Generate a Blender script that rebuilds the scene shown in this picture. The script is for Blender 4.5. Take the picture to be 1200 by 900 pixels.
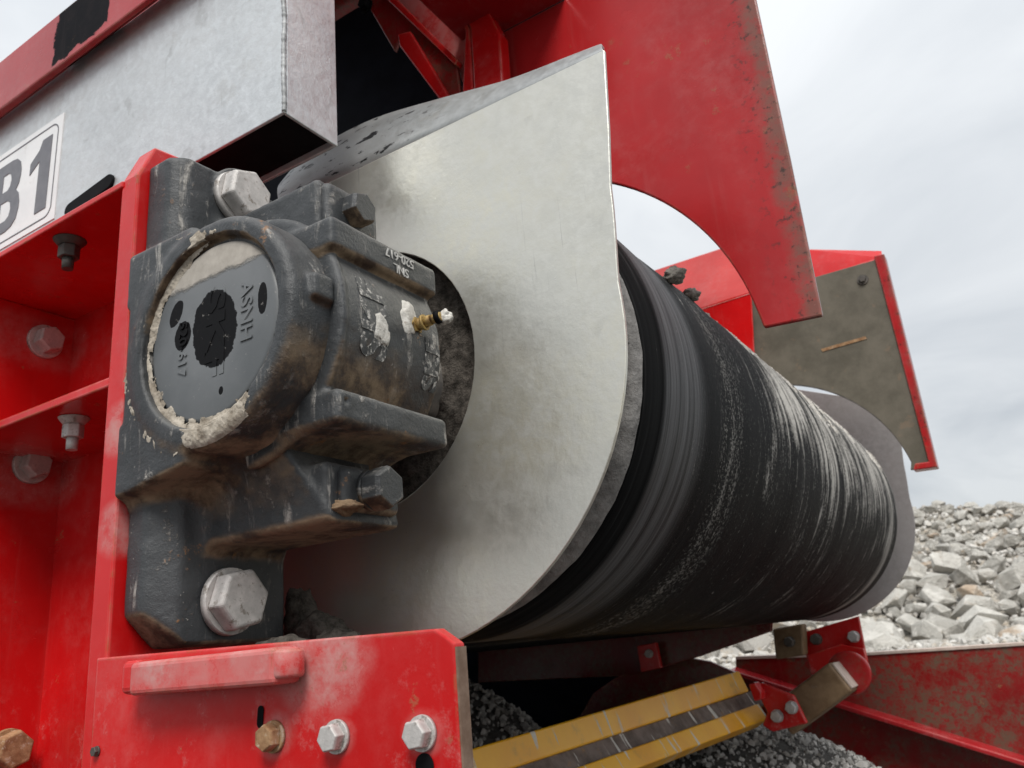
import bpy, bmesh, math, random
import numpy as np
from mathutils import Vector, Matrix, Euler
from mathutils import noise as mnoise
random.seed(7); np.random.seed(7)
for o in list(bpy.data.objects): bpy.data.objects.remove(o)
SC = bpy.context.scene
COL = SC.collection

# ------------------------------------------------------------------ camera
H = 0.60                                   # lens height above the ground
FPX = 962.65                               # focal length for a 1200 px wide picture
ROT = ((0.84062295, 0.5351191, -0.08366966),
       (-0.23310988, 0.2180151, -0.94769679),
       (-0.4888894, 0.81615989, 0.30801004))   # rows: right, down, forward
R0, R1, R2 = (Vector(r) for r in ROT)
cam_d = bpy.data.cameras.new('camera')
cam = bpy.data.objects.new('camera', cam_d); COL.objects.link(cam)
M = Matrix((R0, -R1, -R2)).transposed().to_4x4()
M.translation = Vector((0, 0, H))
cam.matrix_world = M
cam_d.sensor_width = 36.0
cam_d.lens = FPX / 1200.0 * 36.0
cam_d.clip_start = 0.02
cam_d.clip_end = 3000.0
cam_d.dof.use_dof = True
cam_d.dof.focus_distance = 0.52
cam_d.dof.aperture_fstop = 21.0
SC.camera = cam

# ------------------------------------------------------------------ light
SUN_EL, SUN_AZ = math.radians(52), math.radians(150)    # azimuth from +Y towards +X
w = bpy.data.worlds.new('World'); SC.world = w; w.use_nodes = True
nt = w.node_tree; nt.nodes.clear()
def WN(t, **k):
    n = nt.nodes.new(t)
    for a, b in k.items(): setattr(n, a, b)
    return n
wo = WN('ShaderNodeOutputWorld'); bg = WN('ShaderNodeBackground')
sky = WN('ShaderNodeTexSky', sky_type='NISHITA', sun_disc=False, sun_elevation=SUN_EL, sun_rotation=SUN_AZ)
tc = WN('ShaderNodeTexCoord'); sep = WN('ShaderNodeSeparateXYZ')
nt.links.new(tc.outputs['Generated'], sep.inputs[0])
zc = WN('ShaderNodeMath', operation='MAXIMUM'); zc.inputs[1].default_value = 0.0
nt.links.new(sep.outputs['Z'], zc.inputs[0])
zz = WN('ShaderNodeMath', operation='ADD'); zz.inputs[1].default_value = 0.22
nt.links.new(zc.outputs[0], zz.inputs[0])
dv = WN('ShaderNodeVectorMath', operation='DIVIDE'); cmb = WN('ShaderNodeCombineXYZ')
for i in range(3): nt.links.new(zz.outputs[0], cmb.inputs[i])
nt.links.new(tc.outputs['Generated'], dv.inputs[0]); nt.links.new(cmb.outputs[0], dv.inputs[1])
cn = WN('ShaderNodeTexNoise'); cn.inputs['Scale'].default_value = 1.7; cn.inputs['Detail'].default_value = 6
cn.inputs['Roughness'].default_value = 0.52; cn.inputs['Distortion'].default_value = 0.5
nt.links.new(dv.outputs[0], cn.inputs['Vector'])
cr = WN('ShaderNodeValToRGB')
cr.color_ramp.elements[0].position = 0.33; cr.color_ramp.elements[0].color = (5.6, 5.9, 6.2, 1)
cr.color_ramp.elements[1].position = 0.66; cr.color_ramp.elements[1].color = (7.6, 7.8, 7.95, 1)
nt.links.new(cn.outputs['Fac'], cr.inputs[0])
# an overcast sky brightens smoothly from the horizon to the zenith
gr = WN('ShaderNodeMapRange'); gr.inputs['From Min'].default_value = 0.0; gr.inputs['From Max'].default_value = 1.0
gr.inputs['To Min'].default_value = 0.87; gr.inputs['To Max'].default_value = 1.70
nt.links.new(zc.outputs[0], gr.inputs['Value'])
ms = WN('ShaderNodeVectorMath', operation='SCALE')
nt.links.new(cr.outputs[0], ms.inputs[0]); nt.links.new(gr.outputs[0], ms.inputs['Scale'])
mx = WN('ShaderNodeMix', data_type='RGBA'); mx.inputs['Factor'].default_value = 0.88
nt.links.new(sky.outputs[0], mx.inputs['A']); nt.links.new(ms.outputs[0], mx.inputs['B'])
nt.links.new(mx.outputs['Result'], bg.inputs['Color']); bg.inputs['Strength'].default_value = 0.10
nt.links.new(bg.outputs[0], wo.inputs['Surface'])

sd = bpy.data.lights.new('sun', 'SUN'); sd.energy = 3.0; sd.angle = math.radians(24); sd.color = (1.0, 0.97, 0.92)
sun = bpy.data.objects.new('sun', sd); COL.objects.link(sun)
sdir = Vector((math.sin(SUN_AZ)*math.cos(SUN_EL), math.cos(SUN_AZ)*math.cos(SUN_EL), math.sin(SUN_EL)))
sun.rotation_euler = sdir.to_track_quat('Z', 'Y').to_euler(); sun.location = (3, -4, 8)

SC.view_settings.view_transform = 'Standard'; SC.view_settings.look = 'None'
SC.view_settings.exposure = 0.07; SC.view_settings.gamma = 1.0

# ------------------------------------------------------------------ helpers
def at(px, py, X=None, Y=None, Z=None):
    """point of the place seen at a photo pixel, on the plane X=, Y= or Z= (Z above ground)"""
    d = R0*((px-600)/FPX) + R1*((py-450)/FPX) + R2
    if X is not None: t = X/d.x
    elif Y is not None: t = Y/d.y
    else: t = (Z-H)/d.z
    p = d*t; p.z += H
    return p
def xz(pts, Y): return [(p.x, p.z) for p in (at(a, b, Y=Y) for a, b in pts)]

class MatB:
    def __init__(s, name):
        s.m = bpy.data.materials.new(name); s.m.use_nodes = True
        s.t = s.m.node_tree; s.b = s.t.nodes['Principled BSDF']
        s.co = s.t.nodes.new('ShaderNodeTexCoord').outputs['Object']
    def n(s, t, **k):
        x = s.t.nodes.new(t)
        for a, b in k.items(): setattr(x, a, b)
        return x
    def put(s, sock, v):
        if hasattr(v, 'is_linked') or isinstance(v, bpy.types.NodeSocket): s.t.links.new(v, sock)
        elif isinstance(v, tuple) and len(v) == 3 and sock.type == 'RGBA': sock.default_value = (*v, 1)
        else: sock.default_value = v
    def map(s, scale=(1,1,1), loc=(0,0,0), rot=(0,0,0), vec=None):
        x = s.n('ShaderNodeMapping'); s.put(x.inputs['Vector'], vec or s.co)
        x.inputs['Scale'].default_value = scale; x.inputs['Location'].default_value = loc; x.inputs['Rotation'].default_value = rot
        return x.outputs[0]
    def noise(s, scale=5, detail=4, rough=.55, dist=0, vec=None, out='Fac'):
        x = s.n('ShaderNodeTexNoise'); s.put(x.inputs['Vector'], vec or s.co)
        for k, v in (('Scale', scale), ('Detail', detail), ('Roughness', rough), ('Distortion', dist)): x.inputs[k].default_value = v
        return x.outputs[out]
    def vor(s, scale=5, feature='F1', vec=None, out='Distance', rnd=1.0):
        x = s.n('ShaderNodeTexVoronoi', feature=feature); s.put(x.inputs['Vector'], vec or s.co)
        x.inputs['Scale'].default_value = scale; x.inputs['Randomness'].default_value = rnd
        return x.outputs[out]
    def ramp(s, f, a, b, lo=0., hi=1.):
        x = s.n('ShaderNodeMapRange', interpolation_type='SMOOTHSTEP'); s.put(x.inputs['Value'], f)
        for k, v in (('From Min', a), ('From Max', b), ('To Min', lo), ('To Max', hi)): x.inputs[k].default_value = v
        return x.outputs[0]
    def ma(s, op, a, b=0., clamp=False):
        x = s.n('ShaderNodeMath', operation=op, use_clamp=clamp); s.put(x.inputs[0], a); s.put(x.inputs[1], b); return x.outputs[0]
    def mul(s, *v):
        r = v[0]
        for q in v[1:]: r = s.ma('MULTIPLY', r, q)
        return r
    def add(s, a, b): return s.ma('ADD', a, b)
    def inv(s, a): return s.ma('SUBTRACT', 1.0, a, True)
    def mix(s, f, a, b):
        x = s.n('ShaderNodeMix', data_type='RGBA'); s.put(x.inputs['Factor'], f); s.put(x.inputs['A'], a); s.put(x.inputs['B'], b)
        return x.outputs['Result']
    def xyz(s, vec=None):
        x = s.n('ShaderNodeSeparateXYZ'); s.put(x.inputs[0], vec or s.co); return x.outputs
    def nrm(s):
        return s.xyz(s.n('ShaderNodeNewGeometry').outputs['Normal'])
    def edge(s, r=.003, samples=4):
        b = s.n('ShaderNodeBevel', samples=samples); b.inputs['Radius'].default_value = r
        g = s.n('ShaderNodeNewGeometry'); d = s.n('ShaderNodeVectorMath', operation='DOT_PRODUCT')
        s.t.links.new(b.outputs[0], d.inputs[0]); s.t.links.new(g.outputs['Normal'], d.inputs[1])
        return s.inv(d.outputs['Value'])
    def bump(s, h, strength=.3, dist=.002):
        x = s.n('ShaderNodeBump'); x.inputs['Strength'].default_value = strength; x.inputs['Distance'].default_value = dist
        s.put(x.inputs['Height'], h)
        if s.b.inputs['Normal'].is_linked:
            s.t.links.new(s.b.inputs['Normal'].links[0].from_socket, x.inputs['Normal'])
        s.t.links.new(x.outputs[0], s.b.inputs['Normal'])
    def done(s, col, rough=.5, metal=0., spec=.5):
        s.put(s.b.inputs['Base Color'], col); s.put(s.b.inputs['Roughness'], rough); s.put(s.b.inputs['Metallic'], metal)
        s.put(s.b.inputs['Specular IOR Level'], spec)
        return s.m

def red_paint(name, base=(.56,.007,.008), dust=.35, rust=.3, edge=True, grime=0., low=None, rim=None, wash=0., spots=(), patch=None):
    m = MatB(name)
    c = m.mix(m.ramp(m.noise(6, 5), .3, .7), tuple(x*.82 for x in base), tuple(min(1, x*1.1) for x in base))
    big = m.noise(9, 8, .68); fine = m.noise(70, 8, .72); vf = m.noise(420, 3, .6)
    streak = m.noise(1, 6, .6, .3, m.map((60, 60, 5)))
    d = m.mul(m.ramp(big, .44, .72), m.ramp(fine, .30, .72), dust)
    d = m.ma('MAXIMUM', d, m.mul(m.ramp(streak, .52, .8), .55*dust))
    if low is not None:      # dried splash thrown up from below: more of it lower down
        z = m.xyz()[2]
        d = m.ma('MAXIMUM', d, m.mul(m.ramp(z, low[1], low[0]), m.ramp(m.noise(30, 10, .78), .52, .70), .42))
    if patch is not None:    # a worn patch of black paint
        xx, yy, zz_ = m.xyz(); wb = m.mul(m.ma('SUBTRACT', m.noise(28, 6, .7), .5), .035)
        xw = m.add(xx, wb); zw = m.add(zz_, wb)
        pm = m.mul(m.ramp(xw, patch[0], patch[0]+.003), m.ramp(xw, patch[1], patch[1]-.003), m.ramp(zw, patch[2], patch[2]+.003))
        c = m.mix(pm, c, (.006,.006,.008)); d = m.mul(d, m.inv(m.mul(pm, .7)))
    if wash: d = m.ma('MAXIMUM', d, m.mul(m.ramp(m.noise(22, 8, .72), .28, .62), wash))
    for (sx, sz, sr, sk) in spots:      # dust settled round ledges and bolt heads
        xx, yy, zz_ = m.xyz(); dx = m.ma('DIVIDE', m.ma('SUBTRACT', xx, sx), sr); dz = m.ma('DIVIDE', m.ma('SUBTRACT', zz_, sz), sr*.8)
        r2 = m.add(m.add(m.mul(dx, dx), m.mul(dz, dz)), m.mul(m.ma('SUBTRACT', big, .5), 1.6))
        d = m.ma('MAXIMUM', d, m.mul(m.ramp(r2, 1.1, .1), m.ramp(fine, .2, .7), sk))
    d = m.ma('MAXIMUM', d, m.mul(m.ramp(vf, .70, .78), m.ramp(big, .35, .6), .5*min(1, dust*2)))
    c = m.mix(d, c, (.50,.33,.31))
    if grime: c = m.mix(m.mul(m.ramp(m.noise(9, 8, .75), .38, .60), m.ramp(m.noise(90, 6, .75), .36, .58), grime), c, (.12,.075,.05))
    if rim is not None:      # a grimy rusted strip along one outer edge
        xx = m.add(m.xyz()[0], m.mul(m.ma('SUBTRACT', m.noise(30, 6, .7), .5), .03))
        c = m.mix(m.mul(m.ramp(xx, rim[0], rim[1]), m.ramp(m.noise(60, 8, .75), .25, .55), .85), c, (.17,.085,.065))
        c = m.mix(m.mul(m.ramp(xx, rim[0]-.03, rim[1]), m.ramp(m.noise(110, 6, .75), .55, .63), .85), c, (.035,.025,.02))
    rs = m.mul(m.ramp(m.noise(24, 10, .75), .61, .66), rust)
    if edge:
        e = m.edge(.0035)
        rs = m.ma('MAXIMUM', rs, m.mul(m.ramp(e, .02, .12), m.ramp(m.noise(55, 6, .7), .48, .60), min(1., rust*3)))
        c = m.mix(m.mul(m.ramp(e, .01, .10), m.ramp(m.noise(18, 5, .6), .35, .65), .55), c, (.60,.30,.28))  # pale pink rims: edge highlight and scuffs painted into the colour
    c = m.mix(rs, c, m.mix(m.noise(90, 4), (.30,.17,.075), (.16,.075,.03)))
    m.bump(m.noise(130, 4, .6), .06, .002)
    m.bump(m.ma('MAXIMUM', d, rs), .25, .0006)
    r = m.add(m.mul(m.noise(30, 5), .18), .16)
    r = m.ma('MAXIMUM', r, m.mul(d, 1.0)); r = m.ma('MAXIMUM', r, m.mul(rs, .85))
    if patch is not None: return m.done(c, m.ma('MAXIMUM', r, m.mul(pm, .75)), 0., m.mix(pm, (.36,.36,.36), (.08,.08,.08)))
    return m.done(c, r, 0., .36)

def galv(name, base=(.42,.44,.45), warm=(.47,.46,.40), bump=.2, metal=.45, stain=.3, rbase=.26, flecks=False, lump=.8, mott=1.22):
    m = MatB(name)
    c = m.mix(m.ramp(m.noise(5, 6, .6), .35, .65), base, warm)
    sp = m.noise(95, 6, .7, .4)
    c = m.mix(m.ramp(sp, .35, .7), c, tuple(x*mott for x in base))
    c = m.mix(m.mul(m.ramp(m.noise(3.2, 7, .65), .5, .75), stain), c, (.20,.20,.20))
    sc = m.noise(1, 3, .5, 0, m.map((260, 260, 9), rot=(0, .7, 0)))
    c = m.mix(m.mul(m.ramp(sc, .66, .74), m.ramp(m.noise(6, 4), .42, .62), .5), c, (.25,.25,.24))
    c = m.mix(m.mul(m.ramp(m.noise(160, 4, .7), .66, .76), m.ramp(m.noise(7, 4), .45, .65), .7), c, (.13,.125,.11))
    sw = m.n('ShaderNodeTexWave', wave_type='RINGS'); m.put(sw.inputs['Vector'], m.map((1, 1, 1), (.2, 0, -.9)))
    for k_, v_ in (('Scale', 5), ('Distortion', 9), ('Detail', 5), ('Detail Scale', 2.2)): sw.inputs[k_].default_value = v_
    c = m.mix(m.mul(m.ramp(sw.outputs['Fac'], .93, .99), m.ramp(m.noise(30, 5, .6), .5, .62), min(.45, stain*1.3)), c, (.24,.235,.22))
    c = m.mix(m.mul(m.ramp(m.noise(11, 9, .75), .58, .68), stain, .8), c, (.30,.26,.20))
    if flecks:
        fx = m.mul(m.ramp(m.xyz()[0], -.33, -.43), m.ramp(m.noise(1, 4, .6, .3, m.map((55, 120, 120))), .58, .63))
        c = m.mix(fx, c, (.012,.012,.013))
    m.bump(m.noise(120, 5, .65), bump, .0015); m.bump(m.noise(18, 3), bump*lump, .004)
    return m.done(c, m.add(m.mul(sp, .35), rbase), metal)

def cast(name):
    m = MatB(name); X, Y, Z = m.xyz(); nz = m.nrm()[2]
    c = m.mix(m.ramp(m.noise(8, 5), .3, .7), (.024,.026,.028), (.052,.056,.060))
    n1 = m.noise(16, 9, .7); n2 = m.noise(60, 8, .75); n3 = m.noise(260, 4, .7)
    # pale dried slurry: speckle everywhere, runs down the cap
    run = m.noise(1, 7, .65, .5, m.map((75, 75, 11)))
    d = m.mul(m.ramp(n2, .57, .68), m.ramp(n1, .44, .58), .85)
    d = m.ma('MAXIMUM', d, m.mul(m.ramp(run, .55, .68), m.ramp(n2, .40, .60), .8))
    d = m.ma('MAXIMUM', d, m.mul(m.ramp(n3, .67, .74), .65))
    dust = m.mul(m.ramp(nz, 0., .9), m.ramp(n1, .25, .75), .38)
    c = m.mix(dust, c, (.36,.35,.33))
    c = m.mix(d, c, (.52,.49,.45))
    # brown muck caked under the barrel
    low = m.mul(m.ramp(nz, -.10, -.50), m.ramp(m.noise(13, 7, .68), .28, .50))
    c = m.mix(m.mul(low, .92), c, m.mix(m.ramp(m.noise(26, 8, .7), .38, .62), (.050,.027,.016), (.27,.195,.125)))
    e = m.edge(.003)
    ru = m.mul(m.ramp(m.noise(30, 8, .75), .61, .68), m.ramp(n2, .42, .6))
    ru = m.ma('MAXIMUM', ru, m.mul(m.ramp(e, .03, .12), m.ramp(m.noise(34, 5), .56, .64), .8))
    c = m.mix(ru, c, m.mix(n2, (.34,.19,.08), (.20,.085,.03)))
    m.bump(m.noise(240, 6, .75), .5, .0016); m.bump(m.add(d, low), .5, .0012)
    r = m.add(m.mul(n1, .25), .28); r = m.ma('MAXIMUM', r, m.mul(m.ma('MAXIMUM', d, low), .95))
    return m.done(c, r, 0., .42)

def simple(name, a, b, scale=40, rough=.6, metal=0., bump=.2, bd=.001, spec=.5, detail=6, spots=None):
    m = MatB(name)
    n = m.noise(scale, detail, .68)
    c = m.mix(m.ramp(n, .32, .68), a, b)
    if spots: c = m.mix(m.mul(m.ramp(m.noise(scale*2.3, 6, .7), spots[1], spots[1]+.1), spots[2]), c, spots[0])
    m.bump(m.noise(scale*2, 5, .7), bump, bd)
    return m.done(c, rough, metal, spec)

def link(o, parent=None):
    COL.objects.link(o)
    if parent is not None:
        o.parent = parent
        wl = parent.location.copy(); g = parent.parent
        while g is not None: wl += g.location; g = g.parent
        o.location = o.location - wl
    return o
def thing(name, label, cat, loc, group=None):
    o = bpy.data.objects.new(name, None); COL.objects.link(o); o.location = loc; o.empty_display_size = .05
    return tag(o, label, cat, group)
def tag(o, label=None, cat=None, group=None, kind=None):
    if label: o['label'] = label
    if cat: o['category'] = cat
    if group: o['group'] = group
    if kind: o['kind'] = kind
    return o
def mk(name, bm, mat, parent=None, bevel=0., smooth=False, seg=2, ang=35):
    me = bpy.data.meshes.new(name)
    if isinstance(bm, bmesh.types.BMesh):
        bmesh.ops.recalc_face_normals(bm, faces=bm.faces)
        bm.to_mesh(me); bm.free()
    else:
        me.from_pydata(bm[0], [], bm[1])
    if smooth:
        me.polygons.foreach_set('use_smooth', [True]*len(me.polygons))
    me.materials.append(mat)
    o = bpy.data.objects.new(name, me)
    link(o, parent)
    if bevel:
        b = o.modifiers.new('bevel', 'BEVEL'); b.width = bevel; b.segments = seg; b.limit_method = 'ANGLE'; b.angle_limit = math.radians(ang)
        b.harden_normals = False
    return o
def pb(bm, p0, p1):
    """axis aligned box into a bmesh"""
    r = bmesh.ops.create_cube(bm, size=1.0)
    a, b = Vector(p0), Vector(p1)
    for v in r['verts']: v.co = Vector(((v.co[i]+.5)*(b[i]-a[i])+a[i]) for i in range(3))
    return r['verts']
def box(name, p0, p1, mat, parent=None, bevel=.002):
    bm = bmesh.new(); pb(bm, p0, p1)
    return mk(name, bm, mat, parent, bevel)
def prism_bm(loop, vec, holes=()):
    """closed plate: planar 3-D outline (and holes) extruded along vec"""
    bm = bmesh.new(); es = []
    for lp in (loop, *holes):
        vs = [bm.verts.new(p) for p in lp]
        es += [bm.edges.new((vs[i], vs[(i+1) % len(vs)])) for i in range(len(vs))]
    if holes: bmesh.ops.triangle_fill(bm, use_beauty=True, use_dissolve=False, edges=es)
    else: bm.faces.new(bm.verts[:])
    r = bmesh.ops.extrude_face_region(bm, geom=bm.faces[:])
    bmesh.ops.translate(bm, vec=Vector(vec), verts=[g for g in r['geom'] if isinstance(g, bmesh.types.BMVert)])
    return bm
def plate(name, pts, y0, y1, mat, parent=None, bevel=.0015, holes=()):
    """XZ outline from y0 (front) to y1 (back)"""
    L = [(x, y0, z) for x, z in pts]
    return mk(name, prism_bm(L, (0, y1-y0, 0), [[(x, y0, z) for x, z in h] for h in holes]), mat, parent, bevel)
def quad(name, p, vec, mat, parent=None, bevel=.0012):
    return mk(name, prism_bm([Vector(q) for q in p], vec), mat, parent, bevel)
def cyl_bm(bm, p0, p1, r0, r1=None, n=32, caps=True):
    p0, p1 = Vector(p0), Vector(p1); r1 = r0 if r1 is None else r1
    q = (p1-p0).to_track_quat('Z', 'Y')
    A = [bm.verts.new(p0 + q @ Vector((r0*math.cos(a), r0*math.sin(a), 0))) for a in (2*math.pi*i/n for i in range(n))]
    B = [bm.verts.new(p1 + q @ Vector((r1*math.cos(a), r1*math.sin(a), 0))) for a in (2*math.pi*i/n for i in range(n))]
    for i in range(n):
        f = bm.faces.new((A[i], A[(i+1) % n], B[(i+1) % n], B[i])); f.smooth = n > 8
    if caps: bm.faces.new(A[::-1]); bm.faces.new(B)
def lathe_bm(bm, prof, c, n=96, axis='Y'):
    """prof: list of (r, y); closed round; about the Y axis through c=(x,z)"""
    rings = []
    for r, y in prof:
        rings.append([bm.verts.new((c[0]+r*math.cos(2*math.pi*i/n), y, c[1]+r*math.sin(2*math.pi*i/n))) for i in range(n)])
    for a, b in zip(rings, rings[1:]):
        for i in range(n):
            f = bm.faces.new((a[i], a[(i+1) % n], b[(i+1) % n], b[i])); f.smooth = True
def arc(c, r, a0, a1, n):
    return [(c[0]+r*math.cos(math.radians(a0+(a1-a0)*i/(n-1))), c[1]+r*math.sin(math.radians(a0+(a1-a0)*i/(n-1)))) for i in range(n)]
def cap_shape(p, q, r, n=10):
    """outline of a slot from p to q (2-D)"""
    a = math.degrees(math.atan2(q[1]-p[1], q[0]-p[0]))
    return arc(q, r, a-90, a+90, n) + arc(p, r, a+90, a+270, n)

# text as geometry
def text_part(name, s, size, origin, right, up, mat, parent, depth=.001, bold=0., align='CENTER', sx=1.0):
    c = bpy.data.curves.new(name, 'FONT'); c.body = s; c.size = size; c.extrude = depth; c.offset = bold
    c.align_x = align; c.align_y = 'CENTER'; c.resolution_u = 3
    t = bpy.data.objects.new('tmp_text', c); COL.objects.link(t)
    dg = bpy.context.evaluated_depsgraph_get()
    me = bpy.data.meshes.new_from_object(t.evaluated_get(dg))
    bpy.data.objects.remove(t); bpy.data.curves.remove(c)
    right, up = Vector(right).normalized(), Vector(up).normalized(); nn = right.cross(up)
    Mx = Matrix((right*sx, up, nn)).transposed().to_4x4(); Mx.translation = Vector(origin)
    me.transform(Mx); me.materials.clear(); me.materials.append(mat)
    o = bpy.data.objects.new(name, me); return link(o, parent)

# numpy value noise and surface nets, for the castings and the caked mud
def vnoise(x, y, z, seed=0):
    def h(i, j, k):
        n = (i*374761393 + j*668265263 + k*2147483647 + seed*974711) & 0x7fffffff
        n = ((n ^ (n >> 13))*1274126177) & 0x7fffffff
        return ((n ^ (n >> 16)) & 0xffff)/65535.0
    xi, yi, zi = np.floor(x).astype(np.int64), np.floor(y).astype(np.int64), np.floor(z).astype(np.int64)
    fx, fy, fz = x-xi, y-yi, z-zi
    fx, fy, fz = (t*t*(3-2*t) for t in (fx, fy, fz)); r = 0
    for a in (0, 1):
        for b in (0, 1):
            for c in (0, 1):
                r = r + h(xi+a, yi+b, zi+c)*(fx if a else 1-fx)*(fy if b else 1-fy)*(fz if c else 1-fz)
    return r
def fbm(x, y, z, s, seed=0, o=4):
    r, a, t = 0, 1., 0
    for i in range(o):
        r = r + a*vnoise(x*s, y*s, z*s, seed+i); t += a; a *= .5; s *= 2.03
    return r/t
def grid(lo, hi, h):
    ax = [np.arange(lo[i], hi[i]+h, h) for i in range(3)]
    return np.meshgrid(*ax, indexing='ij')
def nets(F, lo, h):
    nx, ny, nz = F.shape
    S = F < 0
    V = np.zeros((nx-1, ny-1, nz-1, 3)); C = np.zeros((nx-1, ny-1, nz-1))
    def sl(a, b, c, A): return A[a:nx-1+a, b:ny-1+b, c:nz-1+c]
    cor = [(a, b, c) for a in (0, 1) for b in (0, 1) for c in (0, 1)]
    for p in cor:
        for ax in range(3):
            if p[ax]: continue
            q = list(p); q[ax] = 1
            f0, f1 = sl(*p, F), sl(*q, F); m = sl(*p, S) != sl(*q, S)
            t = np.where(m, f0/np.where(f0-f1 == 0, 1, f0-f1), 0)
            for k in range(3):
                V[..., k] += np.where(m, p[k] + (t if k == ax else 0), 0)
            C += m
    act = C > 0
    idx = -np.ones(C.shape, np.int64); idx[act] = np.arange(act.sum())
    ii = np.argwhere(act)
    P = (ii + V[act]/C[act][:, None])*h + np.array(lo)
    Q = []
    for ax in range(3):
        u, v = (ax+1) % 3, (ax+2) % 3
        A = [slice(1, -1)]*3; A[ax] = slice(0, -1)
        B = [slice(1, -1)]*3; B[ax] = slice(1, None)
        s0, s1 = S[tuple(A)], S[tuple(B)]
        cr_ = np.argwhere(s0 != s1)
        if not len(cr_): continue
        base = cr_.copy(); base[:, u] += 1; base[:, v] += 1
        fl = s0[tuple(cr_.T)]
        def g(du, dv):
            b = base.copy(); b[:, u] -= du; b[:, v] -= dv; return idx[tuple(b.T)]
        q = np.stack([g(0, 0), g(1, 0), g(1, 1), g(0, 1)], 1)
        q[~fl] = q[~fl][:, ::-1]; Q.append(q)
    Q = np.concatenate(Q); Q = Q[(Q >= 0).all(1)]
    return P, Q
def sbox(X, Y, Z, lo, hi, r=.003):
    c = [(a+b)/2 for a, b in zip(lo, hi)]; e = [(b-a)/2-r for a, b in zip(lo, hi)]
    q = [np.abs(A-c[i])-e[i] for i, A in enumerate((X, Y, Z))]
    return np.sqrt(sum(np.maximum(t, 0)**2 for t in q)) + np.minimum(np.maximum(np.maximum(q[0], q[1]), q[2]), 0) - r
def scyl(X, Y, Z, cx, cz, r, y0, y1, f=.003):
    d = np.hypot(X-cx, Z-cz)-r+f; e = np.abs(Y-(y0+y1)/2)-(y1-y0)/2+f
    return np.hypot(np.maximum(d, 0), np.maximum(e, 0)) + np.minimum(np.maximum(d, e), 0) - f
def scylx(X, Y, Z, cy, cz, r, x0, x1, f=.002): return scyl(Y, X, Z, cy, cz, r, x0, x1, f)
def smin(a, b, k):
    hh = np.clip(.5+.5*(b-a)/k, 0, 1); return b*(1-hh)+a*hh-k*hh*(1-hh)
def smax(a, b, k): return -smin(-a, -b, k)
def sdf_obj(name, F, lo, h, mat, parent):
    P, Q = nets(F, lo, h)
    me = bpy.data.meshes.new(name)
    me.from_pydata(P.tolist(), [], Q.tolist())
    me.polygons.foreach_set('use_smooth', [True]*len(me.polygons))
    me.materials.append(mat)
    return link(bpy.data.objects.new(name, me), parent)

# ------------------------------------------------------------------ materials
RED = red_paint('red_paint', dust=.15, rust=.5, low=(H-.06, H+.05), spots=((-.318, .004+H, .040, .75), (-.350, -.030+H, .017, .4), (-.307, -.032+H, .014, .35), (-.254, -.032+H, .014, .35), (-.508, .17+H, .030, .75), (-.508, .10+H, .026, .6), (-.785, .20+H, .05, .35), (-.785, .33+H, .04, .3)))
RED_CLEAN = red_paint('red_paint_clean', dust=.16, rust=.12)
RED_DULL = red_paint('red_paint_weathered', base=(.36,.012,.016), dust=.28, rust=.25)
RED_RUST = red_paint('red_paint_grimy', base=(.30,.010,.012), dust=.20, rust=.6, grime=.75)
GALV = galv('galvanised_steel', base=(.54,.56,.57), warm=(.60,.61,.61), bump=.5, metal=.6, stain=.2)
GALV_SH = galv('galvanised_sheet', base=(.59,.58,.53), warm=(.71,.675,.555), bump=.18, metal=.75, stain=.10, rbase=.17, lump=.20, mott=1.10)
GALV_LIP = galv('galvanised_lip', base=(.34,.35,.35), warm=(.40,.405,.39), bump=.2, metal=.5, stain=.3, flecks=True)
CAST = cast('grey_cast_iron')
ZINC = simple('dusty_zinc', (.40,.385,.37), (.62,.59,.57), 60, .6, .25, .45, .0010, spots=((.18,.15,.12), .545, .75))
STEEL_DARK = simple('dark_steel', (.055,.05,.045), (.12,.105,.09), 50, .6, .2)
RUSTY = simple('rusty_steel', (.20,.095,.04), (.40,.25,.13), 90, .85, 0, .6, .001, spots=((.50,.42,.33), .55, .7))
BROWN = simple('brown_coated_steel', (.15,.088,.042), (.25,.165,.09), 30, .6, 0, .25, .001, spots=((.26,.23,.19), .60, .4))
MUD = simple('dried_mud', (.22,.185,.145), (.50,.45,.38), 75, .95, 0, .9, .0015, .12, 9, spots=((.05,.042,.036), .585, .95))
MUD_DARK = simple('dark_caked_dirt', (.030,.026,.022), (.12,.105,.09), 130, .97, 0, .9, .003, .2, 9, spots=((.22,.19,.16), .62, .6))
BLACK = simple('plain_black', (.004,.004,.005), (.008,.008,.009), 50, .65, spec=.08)
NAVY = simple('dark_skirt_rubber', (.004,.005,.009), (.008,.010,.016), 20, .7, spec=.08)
WHITE = simple('white_sticker_film', (.72,.725,.73), (.80,.80,.80), 25, .35, 0, .05, spots=((.55,.53,.50), .60, .5))
INK = simple('grey_print', (.115,.115,.13), (.15,.15,.165), 60, .4, 0, .02)
BRASS = simple('dirty_brass', (.22,.13,.045), (.50,.36,.13), 140, .6, .4, .4, .0008, .5, 6, spots=((.10,.06,.035), .52, .9))

# ------------------------------------------------------------------ drum axis
AX, AZ = -.4187, .2183 + H
BZ = .2143 + H                             # bearing centre height
CEN = (AX, AZ)

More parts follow.
